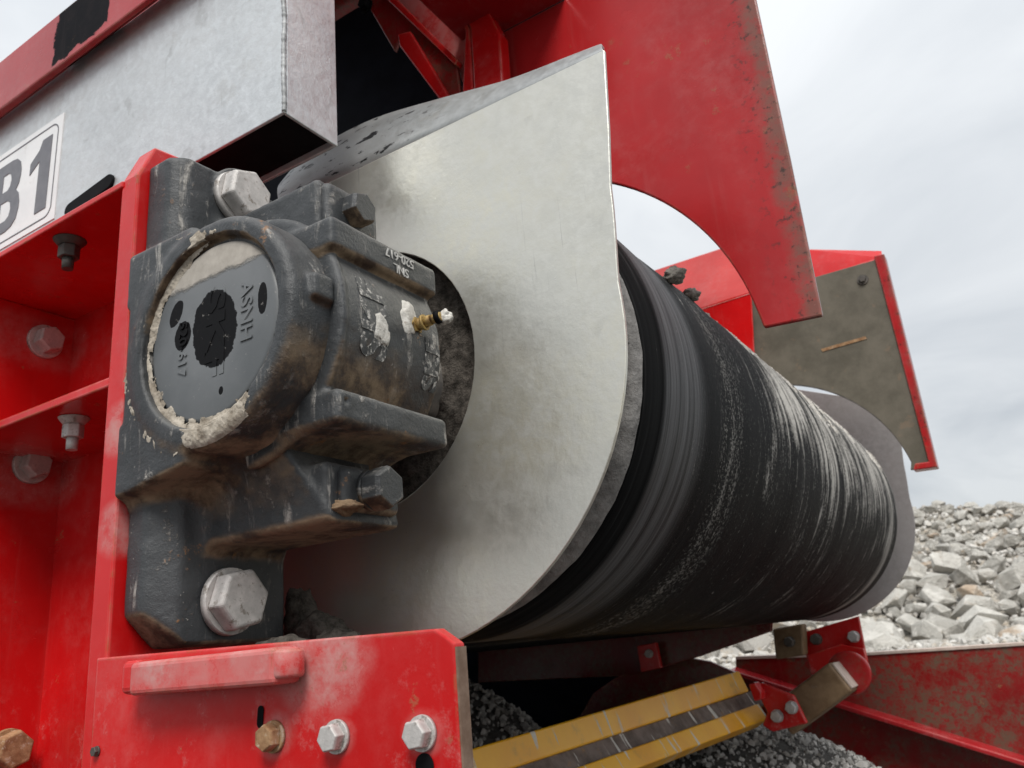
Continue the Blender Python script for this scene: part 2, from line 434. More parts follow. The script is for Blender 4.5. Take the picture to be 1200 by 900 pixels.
# ------------------------------------------------------------------ ground
def mound(x, y):
    dx, dy = x+.60, y-1.76
    z = .445*math.exp(-(dx*dx/(2*.33**2)+dy*dy/(2*.40**2)))
    dx, dy = x+1.02, y-1.32
    z = max(z, .575*math.exp(-(dx*dx/(2*.30**2)+dy*dy/(2*.30**2))))
    return z
def ground_h(x, y):
    r = math.hypot(x, y)
    z = .25*min(1, max(0, (r-4)/7.0))
    z += .03*mnoise.noise((x*.6, y*.6, 3)) + .012*mnoise.noise((x*2.6, y*2.6, 9))
    return z + mound(x, y)
def axis_vals(lim):
    out = []; v = 0; s = .06
    while v < lim:
        out.append(v); v += s; s *= 1.07 if v > 3.2 else 1.0
    return out
vx = axis_vals(900); xs = [-a for a in vx[:0:-1]] + vx
ys = xs
G = bmesh.new()
gv = [[G.verts.new((x-.4, y+1.2, ground_h(x-.4, y+1.2))) for x in xs] for y in ys]
for j in range(len(ys)-1):
    for i in range(len(xs)-1):
        f = G.faces.new((gv[j][i], gv[j][i+1], gv[j+1][i+1], gv[j+1][i])); f.smooth = True
mg = MatB('quarry_ground')
c = mg.mix(mg.ramp(mg.noise(1.3, 8, .65), .35, .65), (.48,.44,.37), (.66,.61,.53))
c = mg.mix(mg.ramp(mg.noise(26, 9, .75), .40, .62), c, (.20,.185,.165))
c = mg.mix(mg.ramp(mg.vor(60), .05, .3), (.46,.44,.41), c)
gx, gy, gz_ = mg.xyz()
near_ = mg.mul(mg.ramp(gy, 5.2, 3.2), mg.ramp(gx, 3.5, 1.5))  # ground colour darkened near the machine to cut bounced light
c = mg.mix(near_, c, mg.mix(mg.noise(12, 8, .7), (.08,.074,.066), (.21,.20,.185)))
mg.bump(mg.noise(20, 9, .75), .9, .03); mg.bump(mg.vor(55), .6, .02)
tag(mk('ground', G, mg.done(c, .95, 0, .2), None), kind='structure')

# loose stones: the heap of spilled gravel under the drum and the yard strip beyond
def rock_mesh(name, npts, sq, seed, jag=.18):
    rnd = random.Random(seed); b = bmesh.new()
    for i in range(npts):
        v = Vector((rnd.gauss(0, 1), rnd.gauss(0, 1), rnd.gauss(0, 1))).normalized()*(.5*(1-jag*rnd.random()))
        b.verts.new((v.x*sq[0], v.y*sq[1], v.z*sq[2]))
    r = bmesh.ops.convex_hull(b, input=b.verts)
    bmesh.ops.delete(b, geom=[g for g in r['geom_interior'] if isinstance(g, bmesh.types.BMVert)], context='VERTS')
    me = bpy.data.meshes.new(name); b.to_mesh(me); b.free(); return me
def scatter(name, spots, mat, seed, kind='stuff'):
    """many little stones joined into one piece of ground cover"""
    rnd = random.Random(seed)
    prot = []
    for k in range(6):
        me = rock_mesh('t', 11, (1, rnd.uniform(.7, 1), rnd.uniform(.5, .8)), seed*31+k)
        prot.append(([v.co.copy() for v in me.vertices], [tuple(p.vertices) for p in me.polygons])); bpy.data.meshes.remove(me)
    V, Fc = [], []
    for (x, y, z, s) in spots:
        vs, fs = prot[rnd.randrange(6)]
        R = Euler((rnd.uniform(0, 6.28), rnd.uniform(0, 6.28), rnd.uniform(0, 6.28))).to_matrix()*s
        o = len(V); V += [tuple(R @ v + Vector((x, y, z))) for v in vs]; Fc += [tuple(i+o for i in f) for f in fs]
    ob = mk(name, (V, Fc), mat)
    return tag(ob, kind=kind)
gm = MatB('gravel_stone')
isl = gm.n('ShaderNodeNewGeometry').outputs['Random Per Island']
c = gm.mix(isl, (.24,.23,.215), (.58,.56,.53)); c = gm.mix(gm.ramp(gm.noise(120, 5, .7), .45, .7), c, (.46,.43,.39))
gm.bump(gm.noise(140, 5, .7), .5, .004)
GRAVEL = gm.done(c, .92, 0, .2)
rg = random.Random(3)
sp = []
while len(sp) < 13000:
    x, y = rg.gauss(-.58, .36), rg.gauss(1.76, .42)
    if y < .75 or y > 3.6 or x > 1.0: continue
    sp.append((x, y, ground_h(x, y)+.001, .004+.017*rg.random()**3.0))
for i in range(2600):
    x, y = rg.gauss(-.95, .26), rg.gauss(1.25, .24)
    sp.append((x, y, ground_h(x, y)+.002, .005+.017*rg.random()**2.4))
scatter('gravel', sp, GRAVEL, 5)
sp = []
for i in range(3800):
    y = rg.uniform(5.5, 12.6); x = -.12*y + rg.uniform(-.62, .22)*y*.55
    sp.append((x, y, ground_h(x, y)+.004, .02+.10*rg.random()**3))
scatter('yard_stones', sp, GRAVEL, 8)

# ------------------------------------------------------------------ rock pile
PD = Vector((-.085, .996, 0)); PL = Vector((.996, .085, 0))
PB = 11.2
def pile_h(s, t):
    """height of the heap t metres behind its foot, s metres along it"""
    a = .40*t if t < 5.6 else .40*5.6 - .1*(t-5.6)
    a *= 1.0 - .05*max(0, s) + .02*math.sin(s*1.3)
    return a + .22*mnoise.noise((s*.7, t*.7, 1.7))
Pb = bmesh.new(); ns, ntt = 60, 36
pv = []
for j in range(ntt):
    t = -.4+9.5*j/(ntt-1); row = []
    for i in range(ns):
        s = -9+15*i/(ns-1)
        p = PD*(PB+t)+PL*s
        row.append(Pb.verts.new((p.x, p.y, ground_h(p.x, p.y)+pile_h(s, max(0, t))-.22)))
    pv.append(row)
for j in range(ntt-1):
    for i in range(ns-1): Pb.faces.new((pv[j][i], pv[j][i+1], pv[j+1][i+1], pv[j+1][i]))
tag(mk('quarry_slope', Pb, mg.m), kind='structure')

rk = MatB('quarried_rock')
rr = rk.n('ShaderNodeObjectInfo').outputs['Random']
c = rk.mix(rk.ramp(rr, 0, .8), (.40,.38,.34), (.66,.635,.58))
c = rk.mix(rk.ramp(rr, .86, .93), c, (.55,.43,.32))
c = rk.mix(rk.ramp(rk.noise(2.2, 7, .65), .45, .66), c, (.78,.75,.69))
c = rk.mix(rk.mul(rk.ramp(rk.noise(3.1, 6, .7, 0, rk.map(loc=(7,3,1))), .54, .72), .7), c, (.36,.28,.20))
rk.bump(rk.noise(7, 8, .7), .9, .12)
ROCK = rk.done(c, .9, 0, .3)
rb2 = MatB('rubble_stone'); il = rb2.n('ShaderNodeNewGeometry').outputs['Random Per Island']
c = rb2.mix(il, (.36,.34,.31), (.66,.64,.60)); c = rb2.mix(rb2.ramp(rb2.noise(6, 7, .7), .5, .7), c, (.42,.35,.27)); rb2.bump(rb2.noise(20, 7, .7), .8, .03)
RUB = rb2.done(c, .92, 0, .2)
rock_protos = []
rp = random.Random(21)
for k in range(12):
    me = rock_mesh('rock', 13+k % 4*3, (1, rp.uniform(.62, .95), rp.uniform(.5, .8)), 100+k, .30)
    me.materials.append(ROCK); rock_protos.append(me)
rocks = []
def place_rock(s, t, size, lift=0):
    p = PD*(PB+t)+PL*s
    rocks.append((p.x, p.y, ground_h(p.x, p.y)+pile_h(s, max(0, t))-.22+size*.22+lift, size, s, t))
rq = random.Random(12)
# the photograph shows s from about -2.4 to 1.6
t = -.25
while t < 6.4:
    front = t < 2.6
    s = -3.0
    while s < 1.75:
        lightside = s < .2 - .35*(t-1.2)
        big = (.56 if t < 1.0 else .44) if front else .31
        size = big*rq.uniform(.65, 1.45)*(1.0 if lightside or front else .85)
        place_rock(s+rq.uniform(-.06, .06), t+rq.uniform(-.16, .16), size, rq.uniform(-.03, .06))
        s += size*rq.uniform(.62, .86)
    t += .39 if front else .34
rocks.sort(key=lambda r: -r[3])
# ------------------------------------------------------------------ the heap's rocks as things
sizes = sorted(r[3] for r in rocks)
def band(v, cuts, words):
    for c_, w_ in zip(cuts, words): 
        if v < c_: return w_
    return words[-1]
q1, q2, q3 = sizes[len(sizes)//4], sizes[len(sizes)//2], sizes[3*len(sizes)//4]
shapes = ['blocky', 'flat-topped', 'wedge-shaped', 'rounded', 'pointed', 'slab-like', 'chunky', 'long', 'squat', 'angular', 'lopsided', 'stubby']
def in_view(r):
    v = Vector((r[0], r[1], r[2]-H)); f_ = v.dot(R2)
    return v.dot(R0)/f_*FPX+600
extra = [r for r in rocks if not 985 < in_view(r) < 1235]; rocks = [r for r in rocks if 985 < in_view(r) < 1235][:290]
rocks.sort(key=lambda r: (r[5], r[4]))
seen = {}
plan = []
for i, (x, y, z, size, s, t) in enumerate(rocks):
    k = rq.randrange(12)
    px_v = in_view((x, y, z))
    where = band(px_v, (1030, 1065, 1100, 1135, 1165, 1195), ('beside the drum', 'a step right of the drum', 'left of the heap\'s middle', 'in the heap\'s middle', 'right of the heap\'s middle', 'near the right edge', 'at the far right edge'))
    rown = band(t, (.2, 1.0, 1.9, 2.9, 4.0, 5.0), ('on the ground', 'in the lowest tier', 'in the second tier', 'halfway up', 'high on the slope', 'just below the crest', 'on the skyline'))
    lab = f'{band(size, (q1, q2, q3), ("small", "medium", "large", "huge"))} {shapes[k]} pale rock {rown}, {where}'
    plan.append((k, lab)); seen.setdefault(lab, []).append(i)
for lab, ids in seen.items():
    if len(ids) > 1:
        ids.sort(key=lambda q: in_view(rocks[q]))
        words = ['leftmost ', 'rightmost ', 'middle '] if len(ids) > 2 else ['left-hand ', 'right-hand ']
        order = [ids[0], ids[-1]] + ids[1:-1]
        for q, w_ in zip(order, words): plan[q] = (plan[q][0], w_+plan[q][1])
for (x, y, z, size, s, t), (k, lab) in zip(rocks, plan):
    o = bpy.data.objects.new('rock', rock_protos[k])
    o.location = (x, y, z); o.scale = (size*1.12, size*1.12, size*1.05)
    o.rotation_euler = (rq.uniform(-.5, .5), rq.uniform(-.5, .5), rq.uniform(0, 6.28))
    COL.objects.link(o)
    tag(o, lab, 'rock', 'quarried rocks heaped behind the conveyor')
sp = [(x, y, z, s_) for x, y, z, s_, _, _ in extra]
for i in range(4200):
    s, t = rq.uniform(-3, 1.9), rq.uniform(-.8, 6.5)
    p = PD*(PB+t)+PL*s
    sp.append((p.x, p.y, ground_h(p.x, p.y)+(pile_h(s, t)-.16 if t > 0 else 0.02), rq.uniform(.05, .13+.10*rq.random())))
rkm = scatter('rubble', sp, RUB, 11)

# ------------------------------------------------------------------ shields (galvanised side sheets)
SH_R = .2150
def shield_outline(back=False):
    top = .4346 + H
    pts = [(-.5450, top), (-.1903, top), (-.1956, .3658+H), (-.2005, .3180+H)]
    a0 = math.degrees(math.atan2(.3180+H-AZ, -.2005-AX))
    pts += arc(CEN, math.hypot(-.2005-AX, .3180+H-AZ), a0, a0, 2)[:0]
    for i in range(40):
        a = a0 + (-118-a0)*i/39
        r = SH_R*(1+.13*max(0, (a-10)/17)**2) if a > 10 else SH_R
        rr0 = math.hypot(-.2005-AX, .3180+H-AZ)
        if a > 5: r = SH_R + (rr0-SH_R)*((a-5)/(a0-5))**1.5
        if i: pts.append((AX+r*math.cos(math.radians(a)), AZ+r*math.sin(math.radians(a))))
    pts += [(-.545, .012+H)]
    return pts
hole = arc((-.4453, .2275+H), .1144, 0, 360-360/56, 56)
t = thing('side_shield', 'bright galvanised side plate with round hole behind the bearing', 'guard plate', (-.40, .50, AZ-SH_R))
plate('sheet', shield_outline(), .500, .5035, GALV_SH, t, .0008, [hole])
# folded top edge, leaning back
fo = [at(*q, Y=.5035) for q in ((330,236),(450,166),(580,121),(700,67),(708,58))]
fb = [at(*q, Y=.536) for q in ((330,215),(352,190),(380,170),(440,140),(520,116),(600,94),(660,73),(700,60),(708,58.5))]
top = .4346+H
def cat(P, n):
    out = []
    for k in range(len(P)-1):
        a, b, c_, d = P[max(k-1, 0)], P[k], P[k+1], P[min(k+2, len(P)-1)]
        for i in range(n):
            u = i/n
            out.append(.5*((2*b)+(c_-a)*u+(2*a-5*b+4*c_-d)*u*u+(3*b-a-3*c_+d)*u**3))
    return out+[P[-1]]
fb = cat([p.copy() for p in fb], 6)
bm = bmesh.new(); rows = []
for p in fb:
    lo_ = Vector((p.x*.5035/.536, .5028, top-.0015)); row = []
    for q in range(6):
        u = q/5; v_ = lo_.lerp(p, u); v_.y -= .004*math.sin(math.pi*u); v_.z += .003*math.sin(math.pi*u)*min(1, (p.z-top)/.03)
        row.append(bm.verts.new(v_))
    rows.append(row)
for a, b in zip(rows, rows[1:]):
    for q in range(5):
        f = bm.faces.new((a[q], b[q], b[q+1], a[q+1])); f.smooth = True
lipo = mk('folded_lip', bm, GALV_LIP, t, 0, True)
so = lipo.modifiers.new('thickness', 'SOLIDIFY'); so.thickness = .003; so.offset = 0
t2 = thing('side_shield', 'far galvanised side plate at the other end of the drum', 'guard plate', (-.40, 1.98, AZ-SH_R))
far_out = [(-.545, .60+H), (-.42, .55+H), (-.30, .500+H), (-.215, .455+H)] + shield_outline()[1:]
plate('sheet', far_out, 1.978, 1.982, galv('galvanised_far_plate', base=(.29,.275,.275), warm=(.33,.31,.305), bump=.15, metal=.3, stain=.2), t2, .0008)
# caked dirt filling the plate's hole round the shaft
h_ = .003
lo = (-.57, .508, .10+H); hi = (-.32, .556, .355+H)
X, Y, Z = grid(lo, hi, h_)
F = scyl(X, Y, Z, -.4453, .2275+H, .120, .519, .552, .004) - .010*(fbm(X, Y, Z, 60, 4)-.5)
MUDRING = MUD_DARK

# ------------------------------------------------------------------ pulley and belt
RB = .2085
bl = MatB('conveyor_belt_rubber')
X_, Y_, Z_ = bl.xyz()
px_ = bl.ma('SUBTRACT', X_, AX); pz_ = bl.ma('SUBTRACT', Z_, AZ)
ang = bl.ma('ARCTAN2', pz_, px_)
cc = bl.n('ShaderNodeCombineXYZ'); bl.put(cc.inputs[0], bl.mul(ang, .21)); bl.put(cc.inputs[1], Y_); bl.put(cc.inputs[2], 0.0)
cyl = cc.outputs[0]
band_n = bl.noise(1, 8, .62, 0, bl.map((.7, 70, 1), vec=cyl))           # rings round the belt
band_f = bl.noise(1, 6, .7, .2, bl.map((5, 240, 1), vec=cyl))
streak = bl.noise(1, 8, .74, .5, bl.map((7, 62, 1), vec=cyl))         # broken streaks
chip = bl.noise(1, 6, .7, .4, bl.map((60, 210, 1), vec=cyl))
grit = bl.noise(320, 6, .75)
c = bl.mix(bl.ramp(band_n, .33, .68), (.0022,.0022,.0025), (.013,.0135,.014))
c = bl.mix(bl.mul(bl.ramp(band_f, .52, .72), .45), c, (.060,.060,.062))
# polished light edge band next to the rim
edge_band = bl.mul(bl.ramp(Y_, .586, .594), bl.ramp(Y_, .690, .655))
c = bl.mix(bl.mul(edge_band, bl.ramp(bl.add(band_f, bl.mul(bl.ma('SUBTRACT', band_n, .5), .8)), .28, .72), .9), c, (.105,.105,.11))
body = bl.mul(bl.ramp(Y_, .76, 1.04), 1.0)
upper = bl.ramp(ang, -1.45, .2)
top_ = bl.ramp(ang, -.95, .45)
amount = bl.add(bl.mul(top_, body, .185), bl.add(bl.mul(upper, body, .035), bl.mul(body, .025)))
thr = bl.ma('SUBTRACT', bl.ma('SUBTRACT', .655, amount), bl.mul(bl.ma('SUBTRACT', bl.noise(1, 5, .6, .5, bl.map((7, 8, 1), vec=cyl)), .5), .42))
dust = bl.ma('MULTIPLY', bl.ma('SUBTRACT', bl.add(streak, bl.mul(bl.ma('SUBTRACT', grit, .5), .50)), thr), 7.5, True)
specks = bl.mul(bl.ramp(bl.add(grit, bl.mul(bl.ma('SUBTRACT', band_f, .5), .35)), .60, .67), bl.ramp(Y_, .60, .85), bl.add(bl.mul(upper, .35), .22))
chips = bl.mul(bl.ramp(chip, .665, .70), bl.ramp(Y_, .60, .80), .85)
groove = bl.mul(bl.ramp(Y_, .712, .738), bl.ramp(Y_, .805, .765), bl.ramp(bl.add(grit, bl.mul(bl.ma('SUBTRACT', streak, .5), .6)), .52, .60), .42)
rim2 = bl.mul(bl.ramp(Y_, 1.66, 1.70), bl.ramp(Y_, 1.74, 1.715), bl.ramp(streak, .38, .55), .7)
d_all = bl.ma('MAXIMUM', bl.ma('MAXIMUM', bl.ma('MAXIMUM', dust, specks), chips), bl.ma('MAXIMUM', groove, rim2))
c = bl.mix(d_all, c, bl.mix(grit, (.36,.34,.31), (.66,.64,.60)))
bl.bump(band_f, .35, .0012); bl.bump(bl.mul(grit, bl.ramp(Y_, .60, .70)), .5, .0016); bl.bump(d_all, .5, .0012)
BELT = bl.done(c, bl.ma('MAXIMUM', bl.add(bl.mul(band_n, .3), .42), bl.mul(d_all, .95)), 0, bl.add(bl.mul(edge_band, .22), .05))

t = thing('tail_pulley', 'steel drum with dirt-caked end inside the wrapped belt', 'pulley', (AX, 1.17, AZ-.20))
bm = bmesh.new()
lathe_bm(bm, [(.045, .556), (.110, .556), (.150, .560), (.1935, .561), (.1935, 1.790), (.045, 1.790)], CEN, 96)
mk('drum_shell', bm, STEEL_DARK, t)
bm = bmesh.new(); cyl_bm(bm, (AX, .40, BZ), (AX, 2.10, BZ), .043, n=40)
mk('shaft', bm, STEEL_DARK, t)
# grey caked ring on the drum's end
n = 180; bm = bmesh.new(); rows = []
prof = [(.150, .5565), (.158, .5540), (.170, .5525), (.182, .5525), (.193, .5540), (.1985, .5580), (.1995, .5640)]
for r, y in prof:
    row = []
    for i in range(n):
        a = 2*math.pi*i/n; x, z = AX+r*math.cos(a), AZ+r*math.sin(a)
        q = mnoise.fractal((x*42, r*70, z*42), .7, 2.1, 5)
        row.append(bm.verts.new((x, y-.0020*q-.0015*max(0, mnoise.noise((x*90, 0, z*90))), z)))
    rows.append(row)
for a, b in zip(rows, rows[1:]):
    for i in range(n):
        f = bm.faces.new((a[i], a[(i+1) % n], b[(i+1) % n], b[i])); f.smooth = True
RIMMUD = simple('grey_caked_fines', (.15,.145,.14), (.30,.29,.28), 55, .95, 0, .9, .003, .2, 9, spots=((.02,.018,.016), .60, .9))
mk('caked_ring', bm, RIMMUD, t)
sdf_obj('caked_dirt', F, lo, h_, MUD_DARK, t)

t = thing('conveyor_belt', 'black rubber belt wrapped round the drum, streaked with pale dust', 'belt', (AX, 1.17, AZ-RB))
bm = bmesh.new(); prof = [(.1945, .568), (.1990, .567), (.2005, .570), (.2075, .584)]
y = .5855; prof += [(RB-.0004, y)]
rb = random.Random(4)
for i in range(46):
    y = .590+(1.768-.590)*i/45
    prof.append((RB+.0007*math.sin(i*1.7)+.0005*rb.uniform(-1, 1)+(.0012 if 5 < i < 38 else 0), y))
prof += [(RB-.0008, 1.773), (.2035, 1.786), (.1985, 1.788), (.1945, 1.787)]
n = 150; rows = []
for r, y in prof:
    path = []
    for i in range(n):
        a = math.radians(94 - 188*i/(n-1)); path.append((AX+r*math.cos(a), AZ+r*math.sin(a)))
    up = [(AX-d, AZ+r+.02*d) for d in (2.6, 1.2, .6, .3, .12)]
    dn = [(AX-d, AZ-r-.006*d) for d in (.12, .3, .6, 1.2, 2.6)]
    rows.append([bm.verts.new((px, y, pz)) for px, pz in up+path+dn])
for a, b in zip(rows, rows[1:]):
    for i in range(len(a)-1):
        f = bm.faces.new((a[i], a[i+1], b[i+1], b[i])); f.smooth = True
o = mk('belt_skin', bm, BELT, t)
CRUST = simple('pale_dust_crust', (.40,.375,.335), (.72,.695,.65), 160, .95, 0, .9, .002, .1, 8, spots=((.10,.095,.085), .60, .8))
V, Fc = [], []; rc_ = random.Random(8)
for i in range(2600):
    y = .80+.96*rc_.random()**.75; a = rc_.gauss(.62, .30)
    if a < .30: continue
    if y < .95 and rc_.random() < .5: continue
    if mnoise.noise((a*7, y*9, 2)) < .06 or (y < .98 and a < .5): continue
    r_a = rc_.uniform(.0025, .011)*(1.0 if a > .2 else .55); r_y = rc_.uniform(.0010, .0032); hgt = rc_.uniform(.0004, .0018)
    k0 = len(V); nseg = 7
    R_ = RB+.0015
    V.append((AX+(R_+hgt)*math.cos(a), y, AZ+(R_+hgt)*math.sin(a)))
    for q in range(nseg):
        ph = 2*math.pi*q/nseg; w_ = rc_.uniform(.6, 1.2)
        aa = a+math.cos(ph)*r_a*w_/R_; yy = y+math.sin(ph)*r_y*w_
        V.append((AX+(R_-.0018)*math.cos(aa), yy, AZ+(R_-.0018)*math.sin(aa)))
    for q in range(nseg): Fc.append((k0, k0+1+q, k0+1+(q+1) % nseg))
tag(mk('dust_crust', (V, Fc), CRUST, t), kind='stuff')

def clod(name, loc, r, label, mat, seed, parent=None, sq=(1,1,1)):
    bm = bmesh.new(); bmesh.ops.create_icosphere(bm, subdivisions=4, radius=1)
    for v in bm.verts:
        q = 1+.34*mnoise.fractal(v.co*1.1+Vector((seed, 0, 0)), .7, 2.1, 6)
        v.co = Vector((v.co.x*r*sq[0]*q, v.co.y*r*sq[1]*q, v.co.z*r*sq[2]*q))+Vector(loc)
    return mk(name, bm, mat, parent, 0, True)
CLODM = simple('clod_earth', (.24,.23,.20), (.46,.44,.40), 110, .97, 0, .9, .003, .2, 8)
for q, yy, r, lab in (((790, 323), .735, .0095, 'larger earth clod stuck on top of the belt near its front'), ((810, 345), .80, .0075, 'smaller earth clod stuck on the belt behind the larger one')):
    p = at(*q, Y=yy)
    tag(clod('dirt_clod', p, r, '', CLODM, r*900, None, (1.25, 1.1, .85)), lab, 'clod')

# ------------------------------------------------------------------ bolts
def bolt_mesh(name, af, hh, mat, dome=.0):
    bm = bmesh.new(); R = af/math.sqrt(3)
    lv = [(R, 0), (R, hh*.80), (R*.90, hh)]
    rings = []
    for k, (r, z) in enumerate(lv):
        rings.append([bm.verts.new((r*math.cos(math.radians(60*i)), r*math.sin(math.radians(60*i)), z)) for i in range(6)])
    for a, b in zip(rings, rings[1:]):
        for i in range(6): bm.faces.new((a[i], a[(i+1) % 6], b[(i+1) % 6], b[i]))
    bm.faces.new(rings[-1]); bm.faces.new(rings[0][::-1])
    bmesh.ops.recalc_face_normals(bm, faces=bm.faces)
    me = bpy.data.meshes.new(name); bm.to_mesh(me); bm.free(); me.materials.append(mat); return me
def washer_mesh(name, r, th, mat):
    bm = bmesh.new(); cyl_bm(bm, (0, 0, 0), (0, 0, th), r, r*.97, 36)
    me = bpy.data.meshes.new(name); bm.to_mesh(me); bm.free(); me.materials.append(mat); return me
_cache = {}
def bolt(parent, p, d, af, hh=None, wr=None, wt=.003, mat=None, spin=15, name='bolt', label=None):
    """hexagon head at p facing d, on its washer"""
    mat = mat or ZINC; hh = hh or af*.62; wr = wr or af*.62
    key = (af, hh, wr, wt, mat.name)
    if key not in _cache: _cache[key] = (bolt_mesh('bolt_head', af, hh, mat), washer_mesh('washer', wr, wt, mat))
    hm, wm = _cache[key]
    q = Vector(d).to_track_quat('Z', 'Y') @ Euler((0, 0, math.radians(spin))).to_quaternion()
    o = bpy.data.objects.new(name, hm); COL.objects.link(o); o.parent = parent
    o.location = Vector(p)+Vector(d).normalized()*wt-parent.location; o.rotation_mode = 'QUATERNION'; o.rotation_quaternion = q
    b = o.modifiers.new('bevel', 'BEVEL'); b.width = af*.035; b.segments = 2; b.limit_method = 'ANGLE'; b.angle_limit = .4
    if label: o['label'] = label
    wo_ = bpy.data.objects.new('washer', wm); COL.objects.link(wo_); wo_.parent = o
    wo_.location = (0, 0, -wt)
    return o

# ------------------------------------------------------------------ bearing housing
BX0 = -.5098                                # mounting face
t = thing('bearing_housing', 'dark grey cast bearing housing with mud-ringed round cover, bolted to the red frame', 'bearing', (BX0, .39, .02+H))
h_ = .0019
lo = (-.516, .310, .008+H); hi = (-.318, .472, .392+H)
X, Y, Z = grid(lo, hi, h_)
U = X-AX; W = Z-BZ
def B(a, b, r=.003): return sbox(U, Y, W, a, b, r)
barrel = scyl(U, Y, W, 0, 0, .0795, .3195, .458, .007)
block = B((-.0911, .3205, -.098), (-.018, .455, .084), .005)
# the block's underside slopes up to the barrel
block = smax(block, -(W+.098-.16*(U+.091)), .004)
footu = B((-.0911, .333, .055), (-.0553, .440, .1650), .003)
footl = B((-.0911, .333, -.1935), (-.0553, .440, -.06), .003)
# chamfers on the foot ends and front corners
footl = smax(footl, ((-W-.1935)+.022)*.707+((.333-Y))*.0+(-.0553-.022-U)*-.0, .003) if False else footl
footl = smax(footl, ((-(W+.1935))+(-(Y-.333))+.022)*.707*1.0-.0, .002)
footl = smax(footl, ((U+.0553)-(Y-.333)+.016)*.707, .003)
footu = smax(footu, ((U+.0553)-(Y-.333)+.010)*.707, .004)
lugu = B((-.060, .372, .03), (.050, .432, .119), .005)
lugl = B((-.075, .368, -.1290), (.058, .436, -.0905), .005)
body = smin(barrel, block, .008)
feet = smin(footu, footl, .002)
body = smin(body, lugu, .010)
body = smin(body, feet, .012)
wedge = B((-.075, .345, -.1290), (.062, .436, -.040), .004)
wedge = smax(wedge, ((.3505+(-W-.058)*.30)-Y)*.96, .004)
wedge = smax(wedge, (U-(.022+(-W-.06)*.56))*.87, .004)
body = smin(body, smin(lugl, wedge, .004), .012)
small = B((.052, .334, .002), (.0845, .352, .020), .003)
body = smin(body, small, .004)
rec = scyl(U, Y, W, .0008, 0, .0655, .30, .3265, .002)
body = smax(body, -rec, .002)
# cast relief notch along the mounting face
body = smax(body, -B((-.10, .30, -.046), (-.0855, .327, .040), .003), .003)
boss = scylx(U, Y, W, .392, .150, .026, -.06, -.0525, .002)
body = smin(body, boss, .003)
body = body + .0011*(fbm(X, Y, Z, 110, 2, 3)-.5)
sdf_obj('base', body, lo, h_, CAST, t)
# cap: wider half barrel with two flat bars
capb = scyl(U, Y, W, 0, 0, .0875, .3525, .4585, .005)
capb = smax(capb, -(U-.003), .002)
bead = scyl(U, Y, W, 0, 0, .0895, .3525, .3585, .003); bead = smax(bead, -(U-.003), .002)
capb = smin(capb, bead, .003)
bar1 = B((.030, .3485, .0425), (.0850, .4605, .0655), .004)
bar2 = B((.030, .3500, -.0745), (.0860, .4615, -.0530), .004)
capb = smin(capb, smin(bar1, bar2, .001), .005)
plug = scylx(U, Y, W, .3575, -.0605, .0062, .084, .0868, .0008)
capb = np.minimum(capb, plug)
sock_ = scylx(U, Y, W, .3575, -.0605, .0018, .0845, .09, .0003); capb = np.maximum(capb, -sock_)
lc = B((.004, .376, .05), (.056, .430, .117), .006); capb = smin(capb, lc, .010)
ld = B((.004, .378, -.122), (.064, .432, -.0935), .005); capb = smin(capb, ld, .015)
capb = capb + .0009*(fbm(X, Y, Z, 120, 9, 3)-.5)
sdf_obj('cap', capb, lo, h_, CAST, t)
# round end cover, with oil-wet patches that show dark
ec = MatB('end_cover_paint')
Xc, Yc, Zc = ec.xyz()
c = ec.mix(ec.ramp(ec.noise(14, 5), .3, .7), (.10,.108,.114), (.15,.157,.163))
wob = ec.ma('SUBTRACT', ec.noise(70, 7, .7), .5)
def ell(cx, cz, a, b, tilt=0, k=1.0):
    dx = ec.ma('SUBTRACT', Xc, AX+cx); dz = ec.ma('SUBTRACT', Zc, BZ+cz)
    co, si = math.cos(tilt), math.sin(tilt)
    u_ = ec.ma('DIVIDE', ec.add(ec.mul(dx, co), ec.mul(dz, si)), a); v_ = ec.ma('DIVIDE', ec.ma('SUBTRACT', ec.mul(dz, co), ec.mul(dx, si)), b)
    r2 = ec.add(ec.mul(u_, u_), ec.mul(v_, v_)); return ec.ramp(ec.add(r2, ec.mul(wob, k)), 1.03, .97)
oil = ec.ma('MAXIMUM', ell(.004, .000, .0215, .0275, .25), ec.ma('MAXIMUM', ell(-.028, .0035, .0085, .0105), ell(.049, .008, .0042, .011)))
oil = ec.ma('MAXIMUM', oil, ell(.012, -.044, .0022, .003)); oil = ec.ma('MAXIMUM', oil, ell(-.036, .022, .006, .010, -.5))
c = ec.mix(oil, c, (.006,.006,.007))
mudz = ec.ramp(ec.add(Zc, ec.mul(wob, .012)), BZ+.036, BZ+.041)
c = ec.mix(mudz, c, ec.mix(ec.noise(90, 8, .7), (.20,.18,.155), (.52,.48,.43)))
c = ec.mix(ec.mul(ec.ramp(ec.noise(200, 4, .7), .64, .72), .4), c, (.42,.40,.37))
ec.b.inputs['Specular IOR Level'].default_value = .5
ec.bump(ec.noise(230, 4, .7), .12, .0008); ec.bump(mudz, .8, .0015)
COVER = ec.done(c, ec.ma('MAXIMUM', ec.mix(oil, (.42,.42,.42), (.70,.70,.70)), ec.mul(mudz, .95)), 0, ec.mix(oil, (.4,.4,.4), (.12,.12,.12)))
bm = bmesh.new(); lathe_bm(bm, [(.0, .3240), (.030, .3240), (.0585, .3240), (.0610, .3248), (.0625, .3270), (.0625, .345)], (AX+.0008, BZ), 96)
for rel in (): pass
cv = mk('end_cover', bm, COVER, t, 0)
DN, UPX = (0, 0, -1), (1, 0, 0)
text_part('lettering', 'ASNH', .0150, (AX+.0345, .3239, BZ+.0035), DN, UPX, COVER, cv, .0008, .0002, sx=1.05)
